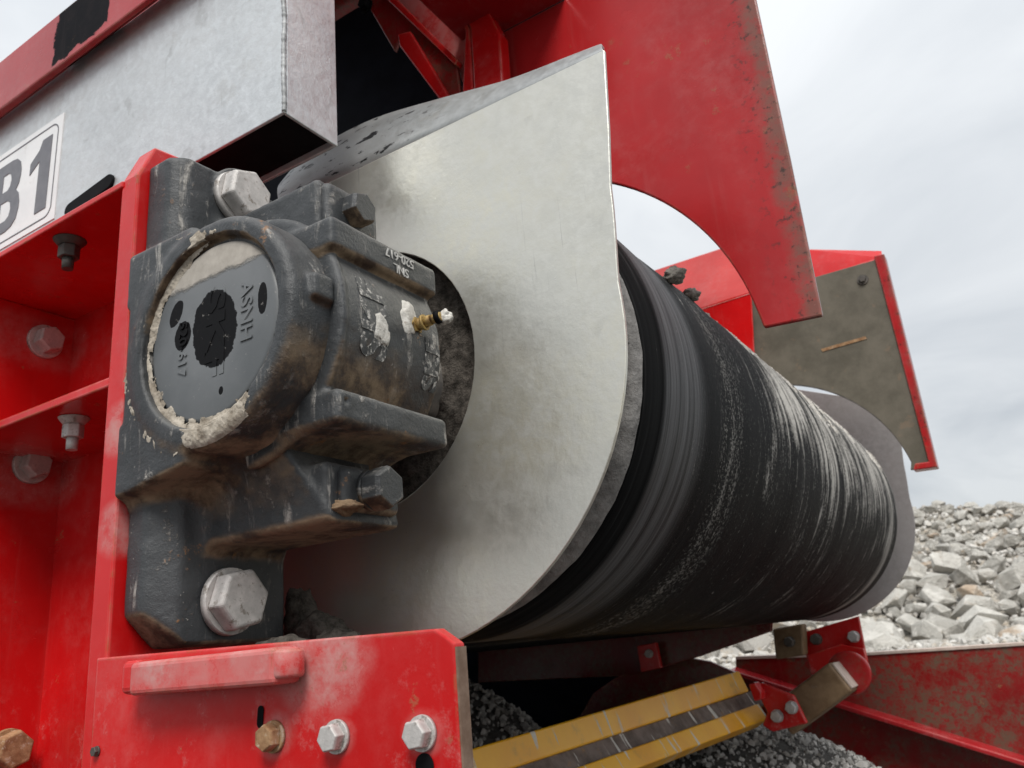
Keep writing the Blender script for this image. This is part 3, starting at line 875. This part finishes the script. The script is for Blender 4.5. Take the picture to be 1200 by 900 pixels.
text_part('lettering', '520-617', .0118, (AX-.0275, .3239, BZ-.0055), DN, UPX, COVER, cv, .0008, .0002, sx=1.0)
text_part('lettering', 'SKF', .0240, (AX+.004, .3241, BZ-.001), DN, UPX, COVER, cv, .0005, .0010, sx=1.65)
# lettering on the cap and bar
CASTD = simple('raised_lettering_paint', (.035,.038,.04), (.12,.12,.118), 110, .55, 0, .4, .001, .4, 8, spots=((.50,.48,.45), .50, .9))
def wrap_text(s, size, y, w0, rad, up, sx=1.0, bold=.0006, rt=(0, 0, -1)):
    o = text_part('lettering', s, size, (AX, y, BZ+w0), rt, up, CASTD, t, .0007, bold, sx=sx)
    for v in o.data.vertices:
        x, z = v.co.x-AX, v.co.z-BZ
        a = z/rad; rr_ = rad+x; v.co.x = AX+rr_*math.cos(a); v.co.z = BZ+rr_*math.sin(a)
wrap_text('SKF', .034, .386, .002, .0874, (0, -1, 0), 1.05, .0012, (0, 0, 1))
wrap_text('SKF', .021, .447, -.016, .0874, (0, -1, 0), 1.15, .0008, (0, 0, 1))
LETTER = simple('scuffed_raised_print', (.34,.34,.33), (.55,.54,.52), 200, .6)
text_part('lettering', '520-617', .0095, (AX+.0853, .4165, BZ+.0585), (0, -1, 0), (0, 0, -1), LETTER, t, .0004, .0001)
text_part('lettering', 'SNL', .0095, (AX+.0853, .4175, BZ+.0490), (0, -1, 0), (0, 0, -1), LETTER, t, .0004, .0001)
# caked mud round the cover
nr, na = 46, 620
rg_ = np.linspace(.0550, .0885, nr); ag_ = np.linspace(-180, 180, na, endpoint=False)
RR, AA = np.meshgrid(rg_, ag_, indexing='ij')
U = RR*np.cos(np.radians(AA)); W = RR*np.sin(np.radians(AA))
def wgt(c0, wd): return np.exp(-(((AA-c0+180) % 360-180)/wd)**2)
amt = np.clip(1.1*wgt(-112, 40)+.66*wgt(-158, 30)+.6*wgt(-68, 20)+1.0*wgt(114, 24)+.48*wgt(150, 34)+.42*wgt(180, 26), 0, 1.15)
zero = np.zeros_like(U)
nn = fbm(U+5, zero, W+5, 70, 31, 6)-.5; nf = fbm(U+5, zero, W+5, 420, 77, 3)-.5; n3 = fbm(U+3, zero, W+5, 190, 12, 3)-.5
shape = np.exp(-((RR-.0675-.0030*amt)/(.0042+.0068*amt))**2)
mm = 1.25*amt*shape+1.7*nn+.8*n3-.44-.5*np.clip(.3-amt*shape, 0, .3)/.3
y0 = np.where(RR < .0620, .3240, np.where(RR < .0655, .3236, .3195))
e_ = np.clip(RR-.0725, 0, .00695); y0 = np.where(RR > .0725, .3195+.007-np.sqrt(.007**2-e_**2), y0)
blk = (U < -.022) & (W < .079) & (W > -.090+.16*(U+.091))
y0 = np.where(blk & (RR > .0725), np.minimum(y0, .3206), y0)
hh_ = np.clip(mm, -.25, .5)*.0012+np.where(mm > 0, nf*.0012+n3*.0005, 0)
YY = y0-hh_
ok = (mm > -.14) & (blk | (RR < .0782))
vid = -np.ones(RR.shape, int); V, Fc = [], []
def vi(a, b):
    if vid[a, b] < 0:
        vid[a, b] = len(V); V.append((AX+U[a, b], YY[a, b], BZ+W[a, b]))
    return int(vid[a, b])
for a in range(nr-1):
    for b in range(na):
        b2 = (b+1) % na
        if ok[a, b] and ok[a+1, b] and ok[a, b2] and ok[a+1, b2]: Fc.append((vi(a, b), vi(a+1, b), vi(a+1, b2), vi(a, b2)))
mk('dried_mud', (V, Fc), MUD, t, 0, True)
# bolts: two through the feet, two through the cap lugs
for w_, sp_ in ((.1465, 20), (-.166, 12)):
    bolt(t, (AX-.0535, .387, BZ+w_), (1, 0, 0), 0.037, .0135, .0228, .0050, ZINC, sp_, 'foot_bolt')
bolt(t, (AX+.050, .402, BZ+.100), (1, 0, 0), .0225, .0150, .0125, .003, CAST, 20, 'cap_bolt', 'grey painted cap bolt with rust round its washer')
bolt(t, (AX+.064, .402, BZ-.108), (1, 0, 0), .0250, .0150, .0135, .003, CAST, 32, 'cap_bolt', 'grey painted lower cap bolt half sunk in mud')
bm = bmesh.new()
p0 = Vector((AX+.084, .430, BZ+.010)); ax_ = Vector((1, .12, .1)).normalized()
for a, b, r0, r1, nn_ in ((0, .004, .0062, .0062, 6), (.004, .008, .0045, .0045, 18), (.008, .010, .0058, .0058, 18), (.010, .015, .0042, .0038, 18), (.015, .020, .0034, .0034, 18), (.020, .023, .0044, .0030, 18)):
    cyl_bm(bm, p0+ax_*a, p0+ax_*b, r0, r1, nn_)
gn = mk('grease_nipple', bm, BRASS, t)
bm = bmesh.new(); cyl_bm(bm, p0+ax_*.019, p0+ax_*.0225, .0050, .0046, 20)
mk('nipple_tip', bm, BLACK, gn)
GREASE = simple('pale_grease', (.42,.40,.36), (.66,.64,.60), 180, .75, 0, .8, .0015, .3, 8, spots=((.20,.13,.08), .58, .8))
clod('grease_blob', (AX+.0835, .4230, BZ+.011), .015, '', GREASE, 3.3, t, (.30, .75, 1.1))
clod('grease_blob', (AX+.0865, .392, BZ-.004), .010, '', GREASE, 9.1, t, (.22, .9, 1.2))
clod('grease_blob', p0+ax_*.022+Vector((0, .006, .001)), .005, '', GREASE, 5.3, t)
clod('grease_blob', (AX+.073, .462, BZ-.012), .010, '', GREASE, 8.3, t, (.5, .9, .9))
clod('caked_lump', (AX+.050, .385, BZ-.119), .012, '', simple('brown_caked_mud', (.10,.055,.03), (.27,.19,.12), 90, .95, 0, .8, .002, .2, 8), 2.1, t, (1.5, 1.0, .5))

# ------------------------------------------------------------------ near frame of red plates
XL, XR = -.5310, -.5105
ZF = .3650+H
t = thing('frame_bracket', 'red steel corner frame at left carrying the bearing housing', 'frame', (-.56, .36, H-.30))
# mounting plate: tall, thick, its front edge seen as the bright strip
mp = [(.3250, H-.40), (.3250, .3700+H), (.3380, .4010+H), (.3700, .4040+H), (.4600, .4040+H), (.4600, H-.40)]
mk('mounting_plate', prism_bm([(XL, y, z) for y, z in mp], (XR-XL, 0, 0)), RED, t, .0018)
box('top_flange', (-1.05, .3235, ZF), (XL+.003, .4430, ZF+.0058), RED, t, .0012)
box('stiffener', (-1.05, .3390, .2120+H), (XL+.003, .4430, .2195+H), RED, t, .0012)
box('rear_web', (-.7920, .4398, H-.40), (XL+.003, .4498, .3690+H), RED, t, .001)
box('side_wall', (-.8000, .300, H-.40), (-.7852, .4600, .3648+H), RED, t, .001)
lp = xz([(124.5,770),(512,737),(527,741),(535.5,751),(541,905)], .318)
lp = [(-.5100, .0175+H), (-.2440, .0128+H), (-.2330, .0055+H), (-.2345, -.16+H), (-.5100, -.16+H)]
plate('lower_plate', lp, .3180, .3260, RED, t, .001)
EDGER = simple('rusted_cut_edge', (.12,.07,.045), (.22,.15,.11), 60, .9, 0, .4)
box('cut_edge', (-.2334, .3184, -.16+H), (-.2322, .3257, .0040+H), EDGER, t, 0)
lb = bmesh.new()
pb(lb, (-.4470, .2985, -.0062+H), (-.3300, .3178, .0118+H))
mk('ledge_bar', lb, red_paint('red_paint_ledge', dust=.45, rust=.9, wash=.50, spots=((-.425, .010+H, .03, .8), (-.35, .011+H, .03, .7))), t, .003, seg=3)
bm = bmesh.new(); cyl_bm(bm, (-.3305, .3080, -.0035+H), (-.3305, .3080, .0105+H), .0085, n=24)
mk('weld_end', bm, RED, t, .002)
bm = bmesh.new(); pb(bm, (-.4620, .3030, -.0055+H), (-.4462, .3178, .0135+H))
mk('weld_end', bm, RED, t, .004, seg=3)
for k_, (q, yy, r, sq_) in enumerate((((372, 742), .455, .016, (1.2, 1.0, .9)), ((352, 722), .470, .015, (.9, .8, 1.5)), ((395, 752), .43, .012, (1.6, 1, .7)), ((330, 762), .39, .014, (1.6, 1, .6)), ((280, 768), .36, .010, (2.2, 1, .5)))):
    clod('caked_dirt', at(*q, Y=yy), r, '', MUD_DARK, 4.3+k_*2.2, t, sq_)
# bolts on the lower plate
for (q, mt, lab) in (((322, 863), RUSTY, 'rusty brown bolt, leftmost of the three on the lower plate'), ((396, 863), ZINC, None), ((496, 859), ZINC, None)):
    p = at(*q, Y=.318)
    bolt(t, (p.x, .3178, p.z), (0, -1, 0), .0118, .0062, .0080, .0018, mt, 8 if mt is ZINC else 30, 'plate_bolt', lab)
p = at(124, 880, Y=.318)
bolt(t, (-.5025, .3178, p.z), (0, -1, 0), .0050, .0022, .0030, .001, STEEL_DARK, 0, 'screw')
sl = [at(306, 832, Y=.3178), at(305, 848, Y=.3178)]
plate('slot_hole', cap_shape((sl[1].x, sl[1].z), (sl[0].x, sl[0].z), .0022), .3174, .3177, BLACK, t, 0)
p = at(498, 897, Y=.3178); plate('round_hole', arc((p.x, p.z), .0052, 0, 345, 24), .3174, .3177, BLACK, t, 0)
# bolts on the side wall (facing right) and nuts under the flange and the stiffener
for q, mt, lab in (((52, 401), ZINC, None), ((36, 546), ZINC, None), ((8, 879), RUSTY, 'rust-eaten bolt head low on the side wall')):
    p = at(*q, X=-.7852)
    bolt(t, p, (1, 0, 0), .0235 if mt is ZINC else .028, .0125, .0175, .004, mt, 20, 'wall_bolt', lab)
def nut_under(q, Z, af, cone, mat=STEEL_DARK):
    p = at(*q, Z=Z)
    bm = bmesh.new()
    cyl_bm(bm, (p.x, p.y, Z), (p.x, p.y, Z-.006), cone, cone*.62, 28)
    nb = bmesh.new()
    R = af/math.sqrt(3)
    cyl_bm(bm, (p.x, p.y, Z-.006), (p.x, p.y, Z-.017), R, R, 6)
    o = mk('nut', bm, mat, t, .0008)
    bm = bmesh.new(); cyl_bm(bm, (p.x, p.y, Z-.016), (p.x, p.y, Z-.027), af*.33, af*.30, 20)
    mk('bolt_end', bm, mat, o)
nut_under((82, 282), ZF-.0002, .015, .0135)
nut_under((87, 490), .2118+H, .0145, .0125, ZINC)

# ------------------------------------------------------------------ galvanised guard box with its sign
BY = .400
t = thing('guard_box', 'pale galvanised guard box above the bearing, marked B1', 'guard box', (-.75, .43, .4336+H))
bm = bmesh.new()
x0, x1, z0, z1 = -1.75, -.4335, .4336+H, .650+H
for a, b in (((x0, BY, z0), (x1, BY+.003, z1)), ((x1-.003, BY+.0032, z0), (x1, .4625, z1)), ((x0, .4595, z0), (x1-.0032, .4625, z1))): pb(bm, a, b)
mk('box_sheet', bm, GALV, t, .0008)
box('shade_sheet', (x0, BY+.0045, z0+.006), (x1-.0045, .4590, z0+.010), BLACK, t, 0)  # black sheet standing in for shade inside the open-bottomed box
rw = random.Random(9); bm = bmesh.new(); rows = []
for i in range(150):
    z = z0+.001+i*.0014; r = .0020+.0002*math.sin(i*.85+2*math.sin(i*.17))+.0003*rw.uniform(-1, 1)
    ox, oy = x1-.0006+.0006*math.sin(i*.13), BY+.0004+.0004*math.sin(i*.19+1)
    rows.append([bm.verts.new((ox+r*math.cos(2*math.pi*k/12), oy+r*math.sin(2*math.pi*k/12), z)) for k in range(12)])
for a, b in zip(rows, rows[1:]):
    for k in range(12): bm.faces.new((a[k], a[(k+1) % 12], b[(k+1) % 12], b[k]))
bm.faces.new(rows[0][::-1]); bm.faces.new(rows[-1])
mk('weld_seam', bm, simple('dull_weld', (.26,.27,.275), (.46,.47,.475), 70, .6, .2, .5, .001), t, 0, True)
# sign plate: white film, grey frame line, grey characters
sx0, sx1, sz0, sz1 = -.952, -.7675, .4600+H, .5885+H
st = plate('sign_plate', [(sx0, sz0), (sx1, sz0), (sx1, sz1), (sx0, sz1)], BY-.0010, BY-.0001, WHITE, t, 0)
def rrect(a, b, c_, d, r, n=7):
    return arc((b-r, c_+r), r, -90, 0, n)+arc((b-r, d-r), r, 0, 90, n)+arc((a+r, d-r), r, 90, 180, n)+arc((a+r, c_+r), r, 180, 270, n)
o1 = rrect(sx0+.007, sx1-.007, sz0+.007, sz1-.007, .012); o2 = rrect(sx0+.0084, sx1-.0084, sz0+.0084, sz1-.0084, .0108)
plate('frame_line', o1, BY-.0014, BY-.0011, INK, st, 0, [o2])
def glyph(parts, ox, oz, w_, h__, holes=()):
    return [(ox+u*w_, oz+v*h__) for u, v in parts]
gh = .0900; gz = sz0+.0190
one = [(.42, 0), (.80, 0), (.80, 1), (.48, 1), (.38, .88), (.10, .76), (.10, .60), (.42, .72)]
plate('character', glyph(one, -.8300, gz, .056, gh), BY-.0016, BY-.0011, INK, st, 0)
gw = .062; gx = -.8985
outer = [(0, 0), (.55, 0)] + arc((.60, .265), .265, -90, 75, 9)[0:] + [(.80, .52)] + arc((.56, .755), .245, -50, 90, 8) + [(0, 1)]
h1 = [(.30, .16), (.52, .16), (.62, .20), (.66, .29), (.62, .40), (.52, .44), (.30, .44)]
h2_ = [(.30, .59), (.48, .59), (.56, .63), (.59, .71), (.56, .80), (.48, .84), (.30, .84)]
outer = [(min(u, 1.0), v) for u, v in [(0,0),(.55,0),(.74,.03),(.88,.11),(.93,.24),(.93,.34),(.88,.46),(.78,.53),(.86,.61),(.89,.70),(.89,.79),(.84,.91),(.72,.98),(.55,1),(0,1)]]
plate('character', glyph(outer, gx, gz, gw, gh), BY-.0016, BY-.0011, INK, st, 0, [glyph(h1, gx, gz, gw, gh), glyph(h2_, gx, gz, gw, gh)])
# dark slot in the box just above the red flange
pa, pb_ = at(84, 243, Y=BY), at(129, 212, Y=BY)
plate('hand_slot', cap_shape((pa.x, pa.z-.004), (pb_.x, pb_.z-.002), .0080), BY-.0030, BY+.001, BLACK, t, .001)

# red rail in front of the box's top
rl = thing('side_rail', 'red rail along the top of the guard box with a black patch', 'rail', (-.75, .385, .60+H))
a0, a1 = at(-160, 262, Y=.3985), at(190, -2.5, Y=.3985)
b0, b1 = at(-160, 247, Y=.382), at(176, -2.5, Y=.382)
c0, c1 = at(-160, 202, Y=.382), at(88.5, -.5, Y=.382)
def ext(p, q, k=.5): return q+(q-p)*k
a1, b1, c1 = ext(a0, a1), ext(b0, b1), ext(c0, c1)
d0, d1 = c0+Vector((0, .0165, 0)), c1+Vector((0, .0165, 0))
bm = bmesh.new(); A = [bm.verts.new(p) for p in (a0, b0, c0, d0)]; Bv = [bm.verts.new(p) for p in (a1, b1, c1, d1)]
for i in range(4): bm.faces.new((A[i], A[(i+1) % 4], Bv[(i+1) % 4], Bv[i]))
bm.faces.new(A[::-1]); bm.faces.new(Bv)
pq = [at(*q, Y=.382) for q in ((66,34),(126,20),(92,54))]
mk('rail_bar', bm, red_paint('rail_paint', base=(.36,.012,.016), dust=.2, rust=.25, patch=(pq[0].x, pq[1].x, pq[2].z)), rl, .0025)

# ------------------------------------------------------------------ red hood plates above the drum
GY = .690
t = thing('hood_plate', 'large red hood plate with curved cut-out above the front of the belt', 'hood plate', (-.25, GY, .25+H))
RC = .2660
pts = [(-.1030, .6880+H), (-.1030, .5720+H)] + [(p.x, p.z) for p in (at(925.6, 185, Y=GY), at(963.5, 369.5, Y=GY), at(895, 383.5, Y=GY))]
a_s = math.degrees(math.atan2(pts[-1][1]-AZ, pts[-1][0]-AX))
pts += arc(CEN, RC, a_s+3, 96, 34) + [(-.425, .50+H), (-.425, .6880+H)]
HOOD = red_paint('red_hood_paint', base=(.40,.016,.018), dust=.15, rust=.35, rim=(-.128, -.108))
hp = plate('plate', pts, GY, GY+.006, HOOD, t, .0015)
# rusty dirt along the outer edge strip
mh = MatB('hood_edge_grime')
bm = prism_bm([(x, GY, z) for x, z in ((-.300, .6880+H), (-.43, .6880+H))]+[(-.43, GY-.12, .6880+H), (-.300, GY-.12, .6880+H)], (0, 0, .006))
mk('upper_ledge', bm, RED_DULL, t, .001)
up_ = [(-.1032, .6945+H), (-.425, .6945+H), (-.425, 1.05+H), (-.1032, 1.05+H)]
plate('upper_plate', up_, GY, GY+.006, HOOD, t, .001)
# folded post with its kink
PY = .655
for pxs, nm in (([(556,118),(551,34),(532,-8),(562,-8),(585,38),(590,112)], 'post_face'), ([(541,118),(545,36),(524,-8),(531,-8),(550,34),(555,118)], 'post_flange')):
    plate(nm, xz(pxs, PY), PY, PY+.02 if nm == 'post_face' else PY+.006, RED, t, .002)
rb_ = thing('hood_bracket', 'red angle bracket in the dark gap above the side shield', 'bracket', (-.47, .67, .62+H))
plate('gusset', xz([(440,-10),(534,70),(541,95),(548,36),(526,-10)], .672), .672, .678, red_paint('red_dusty', dust=.5, rust=.3, wash=.55), rb_, .001)
plate('angle_web', xz([(424,-6),(450,-6),(534,68),(541,118),(526,118),(470,42),(462,60)], .660), .660, .665, RED_RUST, rb_, .001)
plate('angle_edge', xz([(446,-8),(458,-8),(536,70),(533,76)], .652), .652, .664, RED, rb_, .001)
plate('diagonal_strip', xz([(466,40),(480,36),(528,116),(519,122),(468,54)], .650), .650, .658, RED_CLEAN, rb_, .0015)
p = at(430, 8, Y=.660); bolt(rb_, (p.x, .6598, p.z), (0, -1, 0), .014, .008, .010, .002, BLACK, 5, 'bracket_bolt')
# dark rubber skirt, and unseen panels added above it to shade the gap
sk = thing('skirt_board', 'near-black rubber skirt board deep in the gap above the belt', 'skirt', (-1.0, .86, .44+H))
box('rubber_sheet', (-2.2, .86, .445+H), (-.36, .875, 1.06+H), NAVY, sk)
box('skirt_rail', (-2.2, .800, .470+H), (-.50, .855, .560+H), RED_RUST, sk)
shade_t = thing('shade_panels', 'unseen panels added above the belt to shade the gap', 'shade panel', (-.7, 1.1, 1.08+H))
box('shade_top', (-.98, .4900, 1.08+H), (-.32, 1.38, 1.11+H), RED_RUST, shade_t)
box('shade_front', (-.82, .4780, .70+H), (-.33, .4890, 1.11+H), RED_RUST, shade_t)

# far hood plate
FY = 1.700
t = thing('hood_plate', 'far hood plate, brown inner face edged in red, beside the sky', 'hood plate', (-.25, FY, .25+H))
PANEL = simple('grimy_bare_panel', (.088,.078,.057), (.145,.128,.098), 14, .65, 0, .2, .002, .4, 8, spots=((.25,.16,.10), .60, .35))
pe = [(960,324),(1029,302),(1064.5,547),(1068,551)]
tip_l, tip_r = at(1067, 551, Y=FY), at(1094, 546, Y=FY)
pts = [(p.x, p.z) for p in (at(1033, 302, Y=FY), tip_r, tip_l)]
a_s = math.degrees(math.atan2(tip_l.z-AZ, tip_l.x-AX))
pts += arc(CEN, .2655, a_s+3, 104, 30) + [(p.x, p.z) for p in (at(866, 420, Y=FY), at(860, 352, Y=FY))]
plate('panel', pts, FY, FY+.006, PANEL, t, .0015)
plate('side_flange', xz([(1024,300),(1036,297),(1098.5,547),(1070,551),(1072,543),(1088,541)], FY-.004), FY-.004, FY+.03, HOOD, t, .002)
tp = [at(864, 355, Y=FY), at(1034, 302, Y=FY), at(1033, 295, Y=FY+.02), at(950, 293, Y=FY+.05), at(864, 318, Y=FY+.05)]
mk('top_flange', prism_bm(tp[:2]+tp[2:], (0, .004, .003)) if False else prism_bm([Vector(p) for p in tp], (0, .003, .003)), RED_CLEAN, t, 0)
mk('cut_rim', prism_bm([(x, FY-.0012, z) for x, z in arc(CEN, .2655, a_s+3, 100, 30)+arc(CEN, .2675, 100, a_s+3, 30)], (0, .0010, 0)), STEEL_DARK, t, 0)
p = at(1011, 328, Y=FY); bolt(t, (p.x, FY-.0002, p.z), (0, -1, 0), .012, .005, .011, .002, STEEL_DARK, 0, 'panel_bolt')
plate('weld_scar', xz([(962,409),(1014,394),(1016,397),(964,412)], FY-.0012), FY-.0012, FY-.0002, RUSTY, t, 0)
# far side member
RED_PINK = red_paint('red_paint_skylit', base=(.52,.045,.04), dust=.2, rust=.1)  # paler red copy: sky light on the upper face put into its colour
t = thing('side_member', 'bright red side member beyond the belt, left of the far hood plate', 'beam', (-.55, 1.66, .58+H))
m_ = 1.66
up_q = [at(600, 372, Y=m_+.09), at(862, 286, Y=m_+.09), at(880, 344, Y=m_), at(842, 354, Y=m_), at(600, 434, Y=m_)]
mk('upper_face', prism_bm([up_q[0], up_q[1], up_q[2], up_q[4]], (0, .006, .004)), RED_PINK, t, 0)
plate('lower_face', xz([(600,431),(880,341),(884,420),(600,520)], m_), m_+.001, m_+.006, RED_CLEAN, t, .001)
# ------------------------------------------------------------------ belt scraper
K = .52/.36
t = thing('belt_scraper', 'belt scraper with two yellow blades and steel bar, under the drum', 'scraper', (-.50, 1.2, H-.18))
def scr(pa, pb, X): return at(*pa, X=X), at(*pb, X=X)
m = MatB('yellow_urethane')
c = m.mix(m.ramp(m.noise(9, 6, .6), .3, .7), (.82,.36,.010), (.92,.47,.018))
c = m.mix(m.mul(m.ramp(m.noise(26, 8, .7), .55, .75), .5), c, (.36,.22,.07))
vecs = m.map((1, 9, 30), rot=(0, 0, 0)); 
sl_ = m.n('ShaderNodeMapping'); m.put(sl_.inputs['Vector'], m.co); sl_.inputs['Rotation'].default_value = (math.radians(28), 0, 0); sl_.inputs['Scale'].default_value = (2, 48, 8)
sc_ = m.noise(1, 5, .6, .3, sl_.outputs[0])
scr_m = m.mul(m.ramp(sc_, .60, .635), m.ramp(m.noise(9, 4), .38, .52))
c = m.mix(scr_m, c, (.66,.62,.55))
m.bump(scr_m, .5, .001); m.bump(m.noise(60, 5), .15, .002)
YEL = m.done(c, m.ma('MAXIMUM', .38, m.mul(scr_m, .9)))
m = MatB('scraper_bar_steel')
c = m.mix(m.ramp(m.noise(26, 8, .7), .35, .65), (.105,.075,.06), (.22,.17,.145)); c = m.mix(m.ramp(m.noise(40, 8, .75), .58, .68), c, (.30,.17,.08))
sl_ = m.n('ShaderNodeMapping'); m.put(sl_.inputs['Vector'], m.co); sl_.inputs['Rotation'].default_value = (math.radians(28), 0, 0); sl_.inputs['Scale'].default_value = (2, 48, 8)
c = m.mix(m.ramp(m.noise(1, 5, .6, .3, sl_.outputs[0]), .60, .64), c, (.60,.57,.52))
m.bump(m.noise(70, 6, .7), .5, .002)
BARM = m.done(c, .75, .1)
def strip(name, tl, tr, br, bl_, X0, X1, th, mat):
    P = [at(*tl, X=X0), at(*tr, X=X0), at(*br, X=X1)]
    pn = (P[1]-P[0]).cross(P[2]-P[1]); C0 = Vector((0, 0, H)); dr_ = at(*bl_, X=X1)-C0
    P.append(C0+dr_*((P[0]-C0).dot(pn)/dr_.dot(pn)))
    nrm_ = (P[1]-P[0]).cross(P[3]-P[0]).normalized()
    if nrm_.x < 0: nrm_ = -nrm_
    return mk(name, prism_bm(P, -nrm_*th), mat, t, .0022, seg=2)
strip('blade', (440,910), (866,786), (878,810), (440,953), -.520, -.508, .03, YEL)
strip('holder_bar', (440,950), (890,806), (898,824), (440,985), -.516, -.500, .02, BARM)
strip('blade', (440,982), (889,824), (901,842), (440,1016), -.498, -.482, .03, YEL)
# clamp and arm at its far end
CY = 1.545
plate('clamp_plate', xz([(884,806),(892,800),(930,815),(946,848),(905,858),(893,850),(899,835)], CY), CY, CY+.012, RED, t, .003)
plate('clamp_plate', xz([(877,802),(884,800),(892,812),(892,820),(884,822)], CY-.03), CY-.03, CY+.0, RED_CLEAN, t, .002)
for q in ((928, 829), (911, 839)):
    p = at(*q, Y=CY); bolt(t, (p.x, CY-.0002, p.z), (0, -1, 0), .017, .011, .011, .003, ZINC, 10, 'clamp_bolt')
# square tube arm
arm = thing('support_arm', 'brown square tube arm holding the scraper, end cap facing right', 'arm', (-.45, 1.60, H-.2))
P0, P1 = at(915, 845, Y=1.60), at(985, 793, Y=1.60)
ax_ = (P1-P0).normalized(); dn_ = Vector((ax_.z, 0, -ax_.x)) if ax_.x > 0 else Vector((-ax_.z, 0, ax_.x))
hw = .029
sq = [P0-dn_*hw, P1-dn_*hw, P1+dn_*hw, P0+dn_*hw]
mk('tube', prism_bm(sq, (0, .07, 0)), BROWN, arm, .005, seg=3)
ca = [P1-dn_*(hw-.004)+ax_*.0002, P1+dn_*(hw-.004)+ax_*.0002]
PALE = simple('pale_tan_paint', (.42,.33,.28), (.55,.46,.40), 40, .6)
mk('end_cap', prism_bm([ca[0]+Vector((0, .004, 0)), ca[1]+Vector((0, .004, 0)), ca[1]+Vector((0, .066, 0)), ca[0]+Vector((0, .066, 0))], ax_*.004), PALE, arm, .001)  # pale colour stands in for light falling on the end face
bm = bmesh.new(); pr_ = P1+ax_*.004+Vector((0, .055, 0)); cyl_bm(bm, pr_+Vector((0, 0, .0)), pr_+Vector((0, .012, 0)), .038, n=36)
mk('pivot_ring', bm, RED_RUST, arm, .003)

# far bearing bracket
QY = 1.90
t = thing('far_bracket', 'red bolted bracket under the far end of the drum', 'bracket', (-.42, QY, H-.12))
plate('bracket_plate', xz([(938,742),(1006,722),(1019,788),(1012,800),(950,790)], QY), QY, QY+.012, RED_CLEAN, t, .002)
plate('front_lug', xz([(946,768),(985,755),(1012,760),(1018,786),(985,790),(950,788)], QY-.02), QY-.02, QY-.008, RED, t, .002)
plate('dark_pad', xz([(905,737),(940,731),(942,768),(909,773)], QY-.05), QY-.05, QY-.01, BROWN, t, .004)
for q, s_, mt in (((957, 749), .020, STEEL_DARK), ((1001, 746), .020, ZINC), ((926, 752), .018, STEEL_DARK)):
    p = at(*q, Y=QY if q[0] > 940 else QY-.05); yq = QY if q[0] > 940 else QY-.05
    bolt(t, (p.x, yq-.0002, p.z), (0, -1, 0), s_, s_*.8, s_*.6, .003, mt, 10, 'bracket_bolt')
# long red wing beam on the right
WY = 2.25
t = thing('wing_beam', 'long rust-speckled red beam running off to the right below the drum', 'beam', (-.3, WY, H-.30))
WING = red_paint('red_paint_rust_speckled', base=(.235,.008,.008), dust=.10, rust=1., grime=1.)
plate('upper_panel', xz([(862,771),(1018,766),(1420,740),(1420,957),(973,819),(862,783)], WY), WY, WY+.008, WING, t, .002)
rid = [at(862, 781, Y=WY), at(973, 816, Y=WY), at(1420, 953, Y=WY)]
bm = prism_bm([rid[0], rid[2], rid[2]-Vector((0, .055, .004)), rid[0]-Vector((0, .055, .004))], (0, 0, -.012))
mk('ridge_flange', bm, RED_DULL, t, .003)
plate('top_lip', xz([(862,769.5),(1018,764.5),(1420,738.5),(1420,743),(1018,768),(862,773)], WY-.004), WY-.004, WY+.05, PALE, t, .001)
plate('lower_panel', xz([(862,790),(973,826),(1420,962),(1420,1100),(862,930)], WY+.02), WY+.02, WY+.028, WING, t, .002)

# dark machine parts under the drum
RED_SHADE = red_paint('red_paint_shaded', base=(.13,.007,.008), dust=.08, rust=.4, grime=.9)  # darker red copy: shade under the drum put into the paint colour
t = thing('cross_rail', 'dark red rail slanting under the drum with a bolted lug', 'rail', (-.85, 1.66, H-.08))
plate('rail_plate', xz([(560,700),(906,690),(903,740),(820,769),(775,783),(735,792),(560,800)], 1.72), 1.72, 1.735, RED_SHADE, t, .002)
plate('lug', xz([(746,757),(768,753),(774,783),(751,788)], 1.69), 1.69, 1.705, RED, t, .002)
p = at(761, 766, Y=1.69); bolt(t, (p.x, 1.6898, p.z), (0, -1, 0), .014, .008, .009, .002, ZINC, 0, 'lug_bolt')
t = thing('track_guard', 'dark red rounded guard in shadow behind the yellow blades', 'guard', (-1.0, 1.9, H-.3))
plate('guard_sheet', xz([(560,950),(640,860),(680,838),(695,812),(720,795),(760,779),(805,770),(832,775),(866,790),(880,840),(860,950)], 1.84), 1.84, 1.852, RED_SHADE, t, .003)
t = thing('added_chassis_plates', 'near-black chassis plates added to block light behind the underside of the drum', 'chassis', (-2.2, 1.4, 0))
box('added_shade_side', (-4.5, 1.93, .02), (-.83, 2.20, H+.62), NAVY, t, .01)  # near-black plates added as deep shade, blocking light from left and back
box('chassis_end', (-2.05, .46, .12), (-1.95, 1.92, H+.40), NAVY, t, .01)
